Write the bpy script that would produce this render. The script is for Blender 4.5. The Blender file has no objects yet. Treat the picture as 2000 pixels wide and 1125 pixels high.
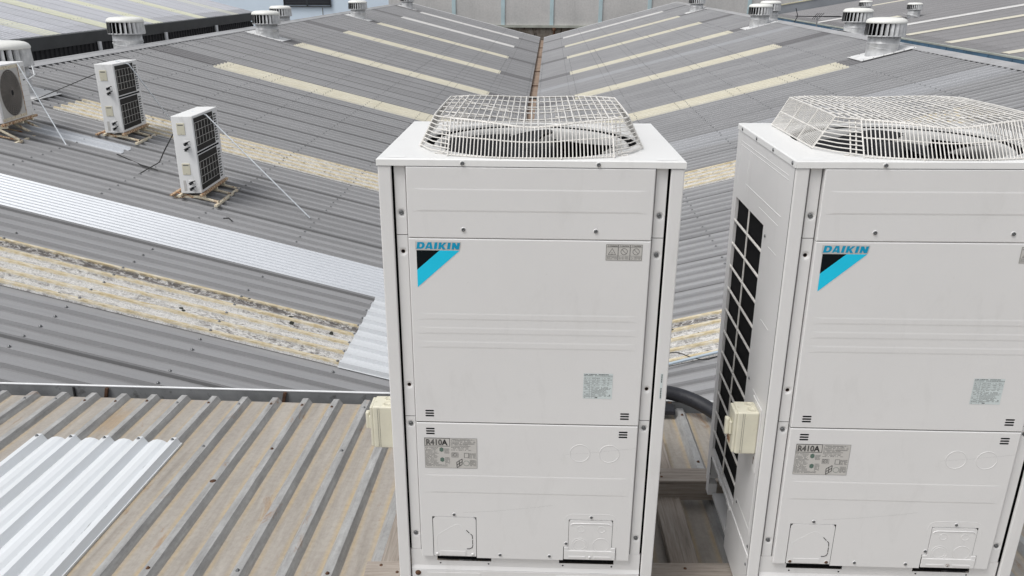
import bpy, bmesh, math, random
from mathutils import Vector, Matrix
random.seed(7)
R = math.radians
sin, cos, pi = math.sin, math.cos, math.pi
scn = bpy.context.scene
COL = scn.collection

# ------------------------------------------------------------------ camera
cam_data = bpy.data.cameras.new('camera')
cam_data.sensor_width = 36.0
cam_data.lens = 1516.375 / 2000 * 36.0
cam_data.clip_start = 0.05
cam_data.clip_end = 600
cam = bpy.data.objects.new('camera', cam_data)
COL.objects.link(cam)
PITCH, ROLL = R(20.309), R(0.3163)
_r, _u = Vector((1, 0, 0)), Vector((0, sin(PITCH), cos(PITCH)))
_f = Vector((0, cos(PITCH), -sin(PITCH)))
_r2 = cos(ROLL) * _r + sin(ROLL) * _u
_u2 = -sin(ROLL) * _r + cos(ROLL) * _u
m = Matrix.Identity(4)
for i in range(3):
    m[i][0], m[i][1], m[i][2] = _r2[i], _u2[i], -_f[i]
cam.matrix_world = m
scn.camera = cam

# ------------------------------------------------------------------ light: bright overcast
SUN_EL, SUN_AZ = R(60), R(236)      # azimuth clockwise from +Y
w = bpy.data.worlds.new('World')
scn.world = w
w.use_nodes = True
nt = w.node_tree
nt.nodes.clear()
sky = nt.nodes.new('ShaderNodeTexSky')
sky.sky_type = 'NISHITA'
sky.sun_disc = False
sky.sun_elevation = SUN_EL
sky.sun_rotation = SUN_AZ
sky.air_density = 1.0
sky.dust_density = 3.0
hs = nt.nodes.new('ShaderNodeHueSaturation')
hs.inputs['Saturation'].default_value = 0.18
bg = nt.nodes.new('ShaderNodeBackground')
bg.inputs['Strength'].default_value = 0.15
wo = nt.nodes.new('ShaderNodeOutputWorld')
nt.links.new(sky.outputs[0], hs.inputs['Color'])
nt.links.new(hs.outputs[0], bg.inputs['Color'])
nt.links.new(bg.outputs[0], wo.inputs['Surface'])
sd = bpy.data.lights.new('sun', 'SUN')
sd.energy = 1.5
sd.angle = R(22)
sd.color = (1.0, 0.985, 0.96)
sun = bpy.data.objects.new('sun', sd)
COL.objects.link(sun)
_d = Vector((sin(SUN_AZ) * cos(SUN_EL), cos(SUN_AZ) * cos(SUN_EL), sin(SUN_EL)))
sun.rotation_euler = _d.to_track_quat('Z', 'Y').to_euler()
scn.view_settings.view_transform = 'Standard'
scn.view_settings.look = 'None'
scn.view_settings.exposure = 0.05
scn.view_settings.gamma = 1.0
scn.render.engine = 'CYCLES'

# ------------------------------------------------------------------ materials
def new_mat(name, rough=.5, metal=0.0, spec=.5):
    mt = bpy.data.materials.new(name)
    mt.use_nodes = True
    b = mt.node_tree.nodes['Principled BSDF']
    b.inputs['Roughness'].default_value = rough
    b.inputs['Metallic'].default_value = metal
    b.inputs['Specular IOR Level'].default_value = spec
    return mt, mt.node_tree, b

class N:
    """tiny node-graph writer"""
    def __init__(s, nt): s.nt = nt
    def _set(s, sock, v):
        if v is None: return
        if hasattr(v, 'links'): s.nt.links.new(v, sock)
        else: sock.default_value = v
    def coord(s, kind='Object'):
        return s.nt.nodes.new('ShaderNodeTexCoord').outputs[kind]
    def mapping(s, v, scale=(1, 1, 1), loc=(0, 0, 0)):
        n = s.nt.nodes.new('ShaderNodeMapping'); s._set(n.inputs['Vector'], v)
        n.inputs['Scale'].default_value = scale; n.inputs['Location'].default_value = loc
        return n.outputs[0]
    def noise(s, v, scale, detail=4, rough=.6, dist=0):
        n = s.nt.nodes.new('ShaderNodeTexNoise'); s._set(n.inputs['Vector'], v)
        n.inputs['Scale'].default_value = scale; n.inputs['Detail'].default_value = detail
        n.inputs['Roughness'].default_value = rough; n.inputs['Distortion'].default_value = dist
        return n.outputs['Fac']
    def math(s, op, a, b=None, c=None, clamp=False):
        n = s.nt.nodes.new('ShaderNodeMath'); n.operation = op; n.use_clamp = clamp
        s._set(n.inputs[0], a); s._set(n.inputs[1], b)
        if c is not None: s._set(n.inputs[2], c)
        return n.outputs[0]
    def sep(s, v):
        n = s.nt.nodes.new('ShaderNodeSeparateXYZ'); s._set(n.inputs[0], v); return n.outputs
    def ramp(s, f, stops):
        n = s.nt.nodes.new('ShaderNodeValToRGB'); s._set(n.inputs[0], f)
        e = n.color_ramp.elements
        while len(e) < len(stops): e.new(.5)
        for k, (p, c) in enumerate(stops):
            e[k].position = p
            e[k].color = (c, c, c, 1) if not hasattr(c, '__len__') else (*c, 1)
        return n.outputs[0]
    def mix(s, f, a, b, mode='MIX'):
        n = s.nt.nodes.new('ShaderNodeMix'); n.data_type = 'RGBA'; n.blend_type = mode
        s._set(n.inputs[0], f)
        for sock, v in ((n.inputs[6], a), (n.inputs[7], b)):
            if isinstance(v, tuple): v = (*v, 1) if len(v) == 3 else v
            s._set(sock, v)
        return n.outputs[2]
    def white(s, v):
        n = s.nt.nodes.new('ShaderNodeTexWhiteNoise'); n.noise_dimensions = '1D'
        s._set(n.inputs['W'], v); return n.outputs['Value']
    def voronoi(s, v, scale):
        n = s.nt.nodes.new('ShaderNodeTexVoronoi'); s._set(n.inputs['Vector'], v)
        n.inputs['Scale'].default_value = scale; return n.outputs['Distance']
    def bump(s, h, strength, dist, bsdf):
        n = s.nt.nodes.new('ShaderNodeBump'); s._set(n.inputs['Height'], h)
        n.inputs['Strength'].default_value = strength; n.inputs['Distance'].default_value = dist
        s.nt.links.new(n.outputs[0], bsdf.inputs['Normal'])

MAT = {}
def simple(name, col, rough=.5, metal=0, spec=.5, var=.1, scale=6, col2=None, amt=.5, bump=0):
    """plain material with cloudy variation and optional second (dirt/rust) colour in patches"""
    mt, t, b = new_mat(name, rough, metal, spec)
    n = N(t); c = n.coord()
    f = n.noise(c, scale, 5, .6)
    lo = tuple(x * (1 - var) for x in col); hi = tuple(min(1, x * (1 + var)) for x in col)
    out = n.mix(n.ramp(f, [(.3, 0.0), (.7, 1.0)]), lo, hi)
    if col2:
        g = n.noise(c, scale * 2.3, 6, .7)
        out = n.mix(n.ramp(g, [(1 - amt - .06, 0.0), (1 - amt + .06, 1.0)]), out, col2)
    t.links.new(out, b.inputs['Base Color'])
    if bump: n.bump(n.noise(c, scale * 4, 5, .6), .5, bump, b)
    MAT[name] = mt
    return mt

# powder-coated casing: faint clouding and thin grime smears
def casing(name, col, grime, rough):
    mt, t, b = new_mat(name, rough, 0, .4)
    n = N(t); c = n.coord()
    f = n.noise(c, 2.2, 5, .6, .4)
    base = n.mix(n.ramp(f, [(.3, 0.0), (.75, 1.0)]), col, tuple(x * .955 for x in col))
    g = n.noise(n.mapping(c, (3, 3, 1.0)), 3.1, 7, .68, .6)
    base = n.mix(n.math('MULTIPLY', n.ramp(g, [(.56, 0.0), (.8, 1.0)]), grime), base, (.42, .41, .385))
    sp = n.noise(c, 160, 2, .5)
    base = n.mix(n.math('MULTIPLY', n.ramp(sp, [(.70, 0.0), (.78, 1.0)]), grime * .6), base, (.35, .33, .30))
    t.links.new(base, b.inputs['Base Color'])
    n.bump(n.noise(c, 7, 2, .4), .12, .004, b)
    MAT[name] = mt
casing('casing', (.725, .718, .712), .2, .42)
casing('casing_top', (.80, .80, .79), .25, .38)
casing('small_casing', (.80, .80, .795), .5, .5)
simple('black_void', (.006, .006, .007), .8, spec=.1)
simple('coil_dark', (.024, .036, .035), .6, var=.3, scale=14)
simple('fan_black', (.012, .013, .015), .6, 0, .2, var=.15)
simple('shroud', (.56, .56, .55), .5, var=.06)
simple('guard_wire', (.72, .70, .665), .45, var=.1, scale=18, col2=(.44, .37, .28), amt=.28)
simple('screw_steel', (.16, .165, .17), .35, .6)
simple('rust', (.085, .04, .02), .85, var=.4, scale=40)
simple('ink', (.02, .02, .02), .6)
simple('ink_grey', (.11, .11, .108), .6)
simple('ink_green', (.10, .16, .13), .6)
simple('label_grey', (.53, .515, .49), .5, var=.04)
simple('label_blue', (.60, .66, .66), .45, var=.04)
simple('logo_cyan', (.015, .56, .80), .5, 0, .2, var=.05)
simple('logo_text', (.006, .30, .50), .5, 0, .2, var=.05)
simple('logo_black', (.004, .007, .009), .6, 0, .1)
simple('cream_plastic', (.64, .615, .50), .45, var=.06, col2=(.42, .39, .27), amt=.32, scale=14)
simple('cream_small', (.62, .59, .47), .5, var=.06)
simple('bead_white', (.74, .75, .76), .4, var=.06, col2=(.45, .33, .22), amt=.22, scale=5)
simple('gutter_grey', (.26, .265, .27), .5, .3, var=.25, scale=5, col2=(.10, .10, .10), amt=.36)
simple('hose_black', (.017, .018, .024), .55, var=.3, scale=12, bump=.004)
simple('conduit', (.42, .50, .57), .4, var=.05)
simple('rod_white', (.72, .76, .80), .4, var=.1, scale=9, col2=(.35, .25, .17), amt=.2)
simple('cable_black', (.02, .02, .02), .6)
simple('cable_white', (.72, .74, .75), .5)
simple('frame_paint', (.70, .64, .50), .6, var=.15, scale=12, col2=(.33, .15, .055), amt=.42)
simple('frame_rust', (.62, .50, .34), .7, var=.25, scale=14, col2=(.26, .10, .035), amt=.5)
simple('vent_cap', (.80, .80, .76), .4, var=.03, scale=3)
simple('vent_metal', (.60, .605, .61), .42, .35, var=.22, scale=7)
simple('vent_base', (.74, .74, .735), .5, .1, var=.12, scale=6, col2=(.4, .4, .39), amt=.3)
simple('ridge_metal', (.40, .40, .405), .5, .15, var=.14, scale=1.6, col2=(.27, .27, .265), amt=.35)
simple('fascia_black', (.040, .043, .045), .55, var=.2, scale=2)
simple('cladding_black', (.012, .012, .016), .6, var=.2, scale=3)
simple('pipe_white', (.68, .69, .70), .45)
simple('parapet_blue', (.055, .12, .19), .6, var=.35, scale=1.4, col2=(.02, .045, .07), amt=.36)
simple('parapet_cap', (.33, .35, .31), .6, var=.25, scale=1.1)
simple('ledge', (.42, .43, .38), .8, var=.2, scale=1.2, col2=(.16, .16, .14), amt=.33)
simple('joint_blue', (.46, .58, .61), .7, var=.12, scale=1.5)
simple('wall_blue', (.66, .76, .86), .6, var=.04, scale=.35)
simple('glass_dark', (.02, .025, .032), .25, var=.3)
simple('louver_dark', (.03, .034, .042), .5)
simple('building_wall', (.30, .30, .30), .8, var=.15, scale=.6)
simple('ground_concrete', (.23, .225, .215), .9, var=.3, scale=.15)
simple('fan_well', (.075, .07, .063), .7)
simple('coil_brown', (.035, .033, .031), .75, 0, .15)
simple('mesh_brown', (.33, .30, .27), .6, var=.2)
simple('aluminium', (.30, .30, .31), .4, .7)
simple('foam_yellow', (.30, .23, .12), .8)

def timber():
    mt, t, b = new_mat('timber', .85, 0, .2)
    n = N(t); c = n.coord()
    g = n.noise(n.mapping(c, (1.2, 26, 26)), 3.0, 8, .7, .6)
    base = n.ramp(g, [(.25, (.13, .115, .10)), (.45, (.30, .265, .23)), (.62, (.40, .36, .32)), (.8, (.50, .465, .42))])
    k = n.noise(c, 4, 4, .6)
    base = n.mix(n.ramp(k, [(.35, 0.0), (.7, .4)]), base, (.27, .21, .17))
    t.links.new(base, b.inputs['Base Color'])
    n.bump(g, .7, .003, b)
    MAT['timber'] = mt
timber()

def concrete_wall():
    mt, t, b = new_mat('concrete_panel', .9, 0, .2)
    n = N(t); c = n.coord()
    f = n.noise(c, .55, 6, .62, .5)
    base = n.ramp(f, [(.3, (.47, .47, .46)), (.5, (.56, .545, .53)), (.7, (.63, .61, .59))])
    st = n.noise(n.mapping(c, (1.8, 1.8, .18)), 1.5, 6, .65, .3)
    base = n.mix(n.ramp(st, [(.52, 0.0), (.75, .5)]), base, (.40, .385, .375))
    fine = n.noise(c, 9, 5, .7)
    base = n.mix(.35, base, n.mix(n.ramp(fine, [(.35, 0.0), (.7, 1.0)]), (.36, .36, .355), (.64, .63, .62)))
    t.links.new(base, b.inputs['Base Color'])
    MAT['concrete_panel'] = mt
    mt, t, b = new_mat('stained_block', .9, 0, .2)
    n = N(t); c = n.coord()
    f = n.noise(n.mapping(c, (2.2, 2.2, .6)), .9, 7, .7, .8)
    base = n.ramp(f, [(.34, (.04, .032, .026)), (.42, (.30, .25, .21)), (.6, (.46, .41, .35)), (.8, (.52, .47, .42))])
    br = t.nodes.new('ShaderNodeTexBrick')
    mp = n.mapping(c, (1, 1, 1)); s3 = n.sep(mp)
    cb = t.nodes.new('ShaderNodeCombineXYZ'); t.links.new(s3[0], cb.inputs[0]); t.links.new(s3[2], cb.inputs[1])
    t.links.new(cb.outputs[0], br.inputs['Vector'])
    br.inputs['Scale'].default_value = 1; br.inputs['Brick Width'].default_value = .4; br.inputs['Row Height'].default_value = .2
    br.inputs['Mortar Size'].default_value = .012
    br.inputs['Color1'].default_value = (1, 1, 1, 1); br.inputs['Color2'].default_value = (.86, .86, .86, 1); br.inputs['Mortar'].default_value = (.6, .58, .56, 1)
    base = n.mix(1.0, base, br.outputs['Color'], 'MULTIPLY')
    t.links.new(base, b.inputs['Base Color'])
    MAT['stained_block'] = mt
concrete_wall()

def sheet(name, col, var=.09, lap=.76, purlin=1.15, lapdark=.55, rough=.55, metal=.15, streak=(.7), speck=0.0, off=.21, tint=None, ribshade=.19):
    """profiled steel sheet; object coords are metres: x down the slope, y along the ridge"""
    mt, t, b = new_mat(name, rough, metal, .4)
    n = N(t); c = n.coord(); s3 = n.sep(c)
    yy = n.math('DIVIDE', n.math('SUBTRACT', s3[1], off - .033), lap)
    idx = n.math('FLOOR', yy); fr = n.math('FRACT', yy)
    tone = n.white(idx)
    lo = tuple(x * (1 - var) for x in col); hi = tuple(min(1, x * (1 + var)) for x in col)
    base = n.mix(tone, lo, hi)
    sheet2 = n.white(n.math('ADD', n.math('MULTIPLY', idx, 3.7), n.math('FLOOR', n.math('DIVIDE', s3[0], 4.3))))
    base = n.mix(n.math('MULTIPLY', sheet2, .25), base, tuple(x * .88 for x in col))
    big = n.noise(c, .5, 4, .6, .3)
    base = n.mix(n.ramp(big, [(.3, 0.0), (.7, .5)]), base, tuple(min(1, x * 1.16) for x in col))
    st = n.noise(n.mapping(c, (.5, 7, 7)), 2.0, 7, .68, .2)
    base = n.mix(n.ramp(st, [(.45, 0.0), (.8, streak)]), base, tuple(x * .72 for x in col))
    if tint:
        br = n.noise(n.mapping(c, (.8, 2, 2)), 1.1, 6, .7, .5)
        base = n.mix(n.ramp(br, [(.5, 0.0), (.8, .5)]), base, tint)
    fine = n.noise(c, 60, 3, .6)
    base = n.mix(n.ramp(fine, [(.35, .16), (.65, 0.0)]), base, tuple(x * .6 for x in col))
    # grime and painted gap shadow in the side laps; grime along purlin fixing lines
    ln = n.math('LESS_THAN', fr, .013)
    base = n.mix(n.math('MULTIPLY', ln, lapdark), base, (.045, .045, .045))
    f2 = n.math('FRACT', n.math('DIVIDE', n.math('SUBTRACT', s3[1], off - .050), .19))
    base = n.mix(n.math('MULTIPLY', n.math('LESS_THAN', f2, .17), ribshade), base, (.09, .088, .085))  # shade painted into the colour on the near side of every rib
    px = n.math('FRACT', n.math('DIVIDE', n.math('ABSOLUTE', s3[0]), purlin))
    pl = n.math('LESS_THAN', px, .016)
    pst = n.math('MULTIPLY', n.math('DIVIDE', n.math('SUBTRACT', s3[1], 9.0), 18.0, clamp=True), .34)
    base = n.mix(n.math('MULTIPLY', pl, pst), base, (.06, .06, .06))
    if speck:
        sp = n.noise(c, 22, 3, .6)
        base = n.mix(n.math('MULTIPLY', n.ramp(sp, [(.66, 0.0), (.72, 1.0)]), speck), base, (.05, .05, .045))
    t.links.new(base, b.inputs['Base Color'])
    rr = n.noise(c, 3, 3, .5)
    MAT[name] = mt
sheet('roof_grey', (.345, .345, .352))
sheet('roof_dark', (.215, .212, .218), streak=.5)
sheet('roof_light', (.41, .415, .43), var=.04, ribshade=.12, lapdark=.25)
sheet('roof_white', (.54, .56, .59), var=.02, ribshade=0.0, purlin=90, lapdark=.05, streak=.25, rough=.4, metal=.2)
sheet('roof_white_new', (.66, .68, .70), var=.02, purlin=90, ribshade=0.0, lapdark=.05, streak=.25, rough=.4, metal=.1)
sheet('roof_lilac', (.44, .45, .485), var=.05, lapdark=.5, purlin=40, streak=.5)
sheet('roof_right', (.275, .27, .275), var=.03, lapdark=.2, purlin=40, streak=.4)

def skylight_mats():
    # far / mid strips: aged cream fibreglass
    for name, a, bcol in (('strip_cream', (.66, .635, .54), (.58, .54, .43)), ('strip_white', (.68, .67, .66), (.60, .59, .57)),
                          ('strip_olive', (.62, .62, .50), (.52, .53, .42))):
        mt, t, b = new_mat(name, .6, 0, .3)
        n = N(t); c = n.coord(); s3 = n.sep(c)
        st = n.noise(n.mapping(c, (1, 5, 5)), 2.5, 7, .7, .4)
        base = n.mix(n.ramp(st, [(.35, 0.0), (.75, 1.0)]), a, bcol)
        sp = n.noise(c, 13, 5, .7)
        base = n.mix(n.ramp(sp, [(.62, 0.0), (.75, .5)]), base, (.24, .22, .18))
        px = n.math('FRACT', n.math('DIVIDE', n.math('ABSOLUTE', s3[0]), 1.15))
        base = n.mix(n.math('MULTIPLY', n.math('LESS_THAN', px, .016), .5), base, (.16, .15, .13))
        t.links.new(base, b.inputs['Base Color'])
        MAT[name] = mt
    # nearest strips: white eroded fibres, yellow ribs, moss and dirt in the pans
    for name, moss in (('strip_mossy', 1.0), ('strip_weathered', .55)):
        mt, t, b = new_mat(name, .85, 0, .2)
        n = N(t); c = n.coord(); s3 = n.sep(c)
        fib = n.noise(n.mapping(c, (1, 1.6, 1.6)), 75, 6, .75, .8)
        pan = n.ramp(fib, [(.33, (.20, .19, .18)), (.42, (.46, .45, .43)), (.50, (.66, .65, .63)), (.7, (.76, .75, .735))])
        yel = n.noise(n.mapping(c, (1, 3, 3)), 9, 5, .7)
        ribc = n.ramp(yel, [(.3, (.44, .34, .18)), (.48, (.60, .52, .36)), (.66, (.71, .67, .58))])
        rib = n.ramp(n.math('ADD', s3[2], n.math('MULTIPLY', n.math('SUBTRACT', n.noise(c, 30, 4, .6), .5), .022)), [(.019, 0.0), (.031, 1.0)])
        base = n.mix(rib, pan, ribc)
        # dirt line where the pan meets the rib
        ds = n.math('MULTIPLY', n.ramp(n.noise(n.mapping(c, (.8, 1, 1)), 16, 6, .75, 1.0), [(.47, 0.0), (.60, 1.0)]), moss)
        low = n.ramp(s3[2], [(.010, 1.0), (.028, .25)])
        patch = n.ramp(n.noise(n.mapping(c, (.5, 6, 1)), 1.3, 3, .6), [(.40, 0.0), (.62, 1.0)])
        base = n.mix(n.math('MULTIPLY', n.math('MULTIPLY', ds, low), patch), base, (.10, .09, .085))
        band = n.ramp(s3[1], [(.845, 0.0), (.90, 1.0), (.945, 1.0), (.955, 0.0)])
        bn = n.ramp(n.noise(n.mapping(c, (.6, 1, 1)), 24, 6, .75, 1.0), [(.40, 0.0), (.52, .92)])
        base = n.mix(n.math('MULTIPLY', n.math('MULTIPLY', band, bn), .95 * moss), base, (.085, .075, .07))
        v = n.voronoi(c, 5.0)
        sp = n.math('MULTIPLY', n.math('LESS_THAN', n.math('ADD', v, n.math('MULTIPLY', n.noise(c, 30, 3, .6), .16)), .185), moss)
        base = n.mix(sp, base, (.045, .047, .040))
        t.links.new(base, b.inputs['Base Color'])
        n.bump(fib, .8, .006, b)
        MAT[name] = mt
skylight_mats()

def brown_sheet():
    mt, t, b = new_mat('brown_roof', .62, .1, .3)
    n = N(t); c = n.coord(); s3 = n.sep(c)
    st = n.noise(n.mapping(c, (9, .8, 9)), 2.2, 8, .7, .3)
    pan = n.ramp(st, [(.25, (.29, .262, .23)), (.45, (.385, .352, .31)), (.6, (.44, .405, .36)), (.8, (.50, .465, .415))])
    wr = n.noise(n.mapping(c, (1.5, .5, 1.5)), 1.6, 5, .6, .4)
    pan = n.mix(n.ramp(wr, [(.45, 0.0), (.75, .55)]), pan, (.35, .315, .285))
    fx = n.math('ABSOLUTE', n.math('SUBTRACT', n.math('FRACT', n.math('ADD', n.math('DIVIDE', s3[0], .19), .5)), .5))  # 0 on a rib
    # ochre tide mark beside each rib
    och = n.math('MULTIPLY', n.ramp(fx, [(.205, 0.0), (.235, 1.0), (.27, .8), (.36, 0.0)]), n.ramp(n.noise(n.mapping(c, (2, 1.2, 2)), 3, 6, .7), [(.3, .15), (.65, .95)]))
    pan = n.mix(och, pan, (.50, .39, .24))
    rs = n.noise(n.mapping(c, (8, 1.2, 8)), 3, 7, .7)
    rib = n.ramp(rs, [(.3, (.27, .268, .262)), (.5, (.37, .368, .362)), (.75, (.52, .52, .51))])
    isrib = n.ramp(s3[2], [(-.0285 + .03, 0.0), (-.0285 + .036, 1.0)])
    zz = n.math('ADD', s3[2], .03)
    isrib = n.ramp(zz, [(.0015, 0.0), (.006, 1.0)])
    col = n.mix(isrib, pan, rib)
    ru = n.noise(n.mapping(c, (3, 1.3, 3)), 2.4, 7, .75, .6)
    near = n.ramp(n.math('ADD', s3[1], n.math('MULTIPLY', ru, .3)), [(.0, 0.0), (.12, 1.0)])
    col = n.mix(n.math('MULTIPLY', n.ramp(ru, [(.60, 0.0), (.70, 1.0)]), .75), col, (.30, .17, .085))
    sv = t.nodes.new('ShaderNodeVectorMath'); sv.operation = 'DISTANCE'
    t.links.new(n.mapping(c, (1, .45, 0)), sv.inputs[0]); sv.inputs[1].default_value = (-.66, -.135, 0)
    rp = n.math('ADD', sv.outputs['Value'], n.math('MULTIPLY', n.noise(c, 18, 5, .7), .10))
    col = n.mix(n.math('MULTIPLY', n.math('SUBTRACT', 1.0, isrib), n.ramp(rp, [(.075, .38), (.15, 0.0)])), col, (.42, .25, .09))
    gr = n.noise(c, 45, 5, .7)
    col = n.mix(n.ramp(gr, [(.3, .22), (.6, 0.0)]), col, (.13, .12, .105))
    t.links.new(col, b.inputs['Base Color'])
    n.bump(gr, .25, .002, b)
    MAT['brown_roof'] = mt
    mt, t, b = new_mat('poly_white', .38, 0, .45)
    n = N(t); c = n.coord()
    f = n.noise(n.mapping(c, (6, .6, 6)), 2, 6, .6)
    base = n.mix(n.ramp(f, [(.3, 0.0), (.8, 1.0)]), (.74, .765, .79), (.66, .68, .69))
    d = n.noise(n.mapping(c, (30, 3, 30)), 3, 6, .75)
    s3 = n.sep(c)
    # scuffs and dirt collected along the foot of each rib
    fx = n.math('ABSOLUTE', n.math('SUBTRACT', n.math('FRACT', n.math('ADD', n.math('DIVIDE', s3[0], .19), .5)), .5))
    foot = n.ramp(fx, [(.205, 0.0), (.22, 1.0), (.245, 1.0), (.27, 0.0)])
    base = n.mix(n.math('MULTIPLY', n.ramp(d, [(.55, 0.0), (.66, .9)]), foot), base, (.16, .15, .13))
    t.links.new(base, b.inputs['Base Color'])
    MAT['poly_white'] = mt
brown_sheet()

# ------------------------------------------------------------------ mesh builder
class MB:
    def __init__(s): s.v = []; s.f = []; s.m = []; s.sm = []; s.cur = 0; s.mats = []; s.T = None
    def mat(s, name):
        if name not in s.mats: s.mats.append(name)
        s.cur = s.mats.index(name); return s
    def add(s, vs, fs, smooth=False):
        o = len(s.v)
        if s.T is not None: vs = [tuple(s.T @ Vector(p)) for p in vs]
        s.v += [tuple(p) for p in vs]
        for f in fs:
            s.f.append([i + o for i in f]); s.m.append(s.cur); s.sm.append(smooth)
    def box(s, x0, x1, y0, y1, z0, z1):
        vs = [(x, y, z) for z in (z0, z1) for y in (y0, y1) for x in (x0, x1)]
        s.add(vs, [(0, 2, 3, 1), (4, 5, 7, 6), (0, 1, 5, 4), (2, 6, 7, 3), (0, 4, 6, 2), (1, 3, 7, 5)])
    def bbox(s, x0, x1, y0, y1, z0, z1, w=.003, seg=2):
        bm = bmesh.new()
        r = bmesh.ops.create_cube(bm, size=1)
        for v in bm.verts:
            v.co = Vector((x0 + (v.co.x + .5) * (x1 - x0), y0 + (v.co.y + .5) * (y1 - y0), z0 + (v.co.z + .5) * (z1 - z0)))
        bmesh.ops.bevel(bm, geom=bm.edges[:], offset=w, segments=seg, affect='EDGES', profile=.5)
        bm.verts.index_update()
        s.add([tuple(v.co) for v in bm.verts], [[v.index for v in f.verts] for f in bm.faces])
        bm.free()
    def tube(s, pts, r, n=8, caps=True, closed=False):
        pts = [Vector(p) for p in pts]; k = len(pts)
        vs = []; prev = None
        for i, p in enumerate(pts):
            if closed: d = pts[(i + 1) % k] - pts[i - 1]
            else: d = pts[min(i + 1, k - 1)] - pts[max(i - 1, 0)]
            d.normalize()
            if prev is None:
                a = Vector((0, 0, 1)) if abs(d.z) < .9 else Vector((1, 0, 0))
                u = d.cross(a).normalized()
            else:
                u = (prev - d * prev.dot(d)).normalized()
            prev = u; w = d.cross(u)
            rr = r[i] if hasattr(r, '__len__') else r
            for j in range(n):
                a = 2 * pi * j / n
                vs.append(tuple(p + (u * cos(a) + w * sin(a)) * rr))
        fs = []
        for i in range(k if closed else k - 1):
            i2 = (i + 1) % k
            for j in range(n):
                j2 = (j + 1) % n
                fs.append((i * n + j, i * n + j2, i2 * n + j2, i2 * n + j))
        s.add(vs, fs, True)
        if caps and not closed:
            s.add(vs[:n], [tuple(range(n))[::-1]]); s.add(vs[-n:], [tuple(range(n))])
    def lathe(s, prof, c=(0, 0, 0), n=24, axis='z', smooth=True, closed=False):
        vs = []
        for (r, h) in prof:
            for j in range(n):
                a = 2 * pi * j / n
                if axis == 'z': p = (r * cos(a), r * sin(a), h)
                elif axis == 'y': p = (r * cos(a), h, r * sin(a))
                else: p = (h, r * cos(a), r * sin(a))
                vs.append((p[0] + c[0], p[1] + c[1], p[2] + c[2]))
        fs = []
        for i in range(len(prof) - 1):
            for j in range(n):
                j2 = (j + 1) % n
                fs.append((i * n + j, i * n + j2, (i + 1) * n + j2, (i + 1) * n + j))
        s.add(vs, fs, smooth)
    def poly(s, pts): s.add(pts, [tuple(range(len(pts)))])
    def prism(s, pts2, y0, y1, fn=None):
        """polygon in (x,z) extruded from y0 to y1"""
        n = len(pts2)
        vs = [(x, y0, z) for x, z in pts2] + [(x, y1, z) for x, z in pts2]
        if fn: vs = [fn(*p) for p in vs]
        fs = [tuple(range(n)), tuple(range(2 * n - 1, n - 1, -1))] + [(i, i + n, (i + 1) % n + n, (i + 1) % n) for i in range(n)]
        s.add(vs, fs)
    def ngon_disc(s, c, r, n=10, axis='y'):
        vs = []
        for j in range(n):
            a = 2 * pi * j / n
            vs.append((c[0] + r * cos(a), c[1], c[2] + r * sin(a)) if axis == 'y' else ((c[0], c[1] + r * cos(a), c[2] + r * sin(a)) if axis == 'x' else (c[0] + r * cos(a), c[1] + r * sin(a), c[2])))
        s.add(vs, [tuple(range(n))])
    def build(s, name, material=None, parent=None, loc=None, M=None):
        me = bpy.data.meshes.new(name)
        me.from_pydata(s.v, [], s.f)
        names = s.mats if s.mats else [material]
        for k in names: me.materials.append(MAT[k])
        me.polygons.foreach_set('material_index', s.m)
        me.polygons.foreach_set('use_smooth', s.sm)
        me.update()
        bm = bmesh.new(); bm.from_mesh(me)
        bmesh.ops.recalc_face_normals(bm, faces=bm.faces[:]); bm.to_mesh(me); bm.free()
        o = bpy.data.objects.new(name, me); COL.objects.link(o)
        if parent is not None: o.parent = parent
        if loc: o.location = loc
        if M is not None:
            o.matrix_local = (Matrix.Translation(-parent.location) @ M) if parent is not None else M
        return o

def tag(o, label=None, cat=None, group=None, kind=None):
    if label: o['label'] = label
    if cat: o['category'] = cat
    if group: o['group'] = group
    if kind: o['kind'] = kind
    return o
def empty(name, loc, rz=0, label=None, cat=None, group=None):
    o = bpy.data.objects.new(name, None); COL.objects.link(o)
    o.location = loc; o.rotation_euler = (0, 0, rz); o.empty_display_size = .2
    return tag(o, label, cat, group)
def copy_tree(o, parent=None):
    c = o.copy(); COL.objects.link(c)
    if parent is not None: c.parent = parent; c.matrix_parent_inverse = o.matrix_parent_inverse
    for ch in list(o.children): copy_tree(ch, c)
    return c
def text2d(s, size, bold=.0):
    cu = bpy.data.curves.new('t', 'FONT'); cu.offset = bold; cu.body = s; cu.size = size; cu.resolution_u = 3
    ob = bpy.data.objects.new('t', cu)
    me = bpy.data.meshes.new_from_object(ob)
    vs = [tuple(v.co) for v in me.vertices]; fs = [tuple(p.vertices) for p in me.polygons]
    bpy.data.objects.remove(ob); bpy.data.meshes.remove(me); bpy.data.curves.remove(cu)
    return vs, fs

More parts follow.
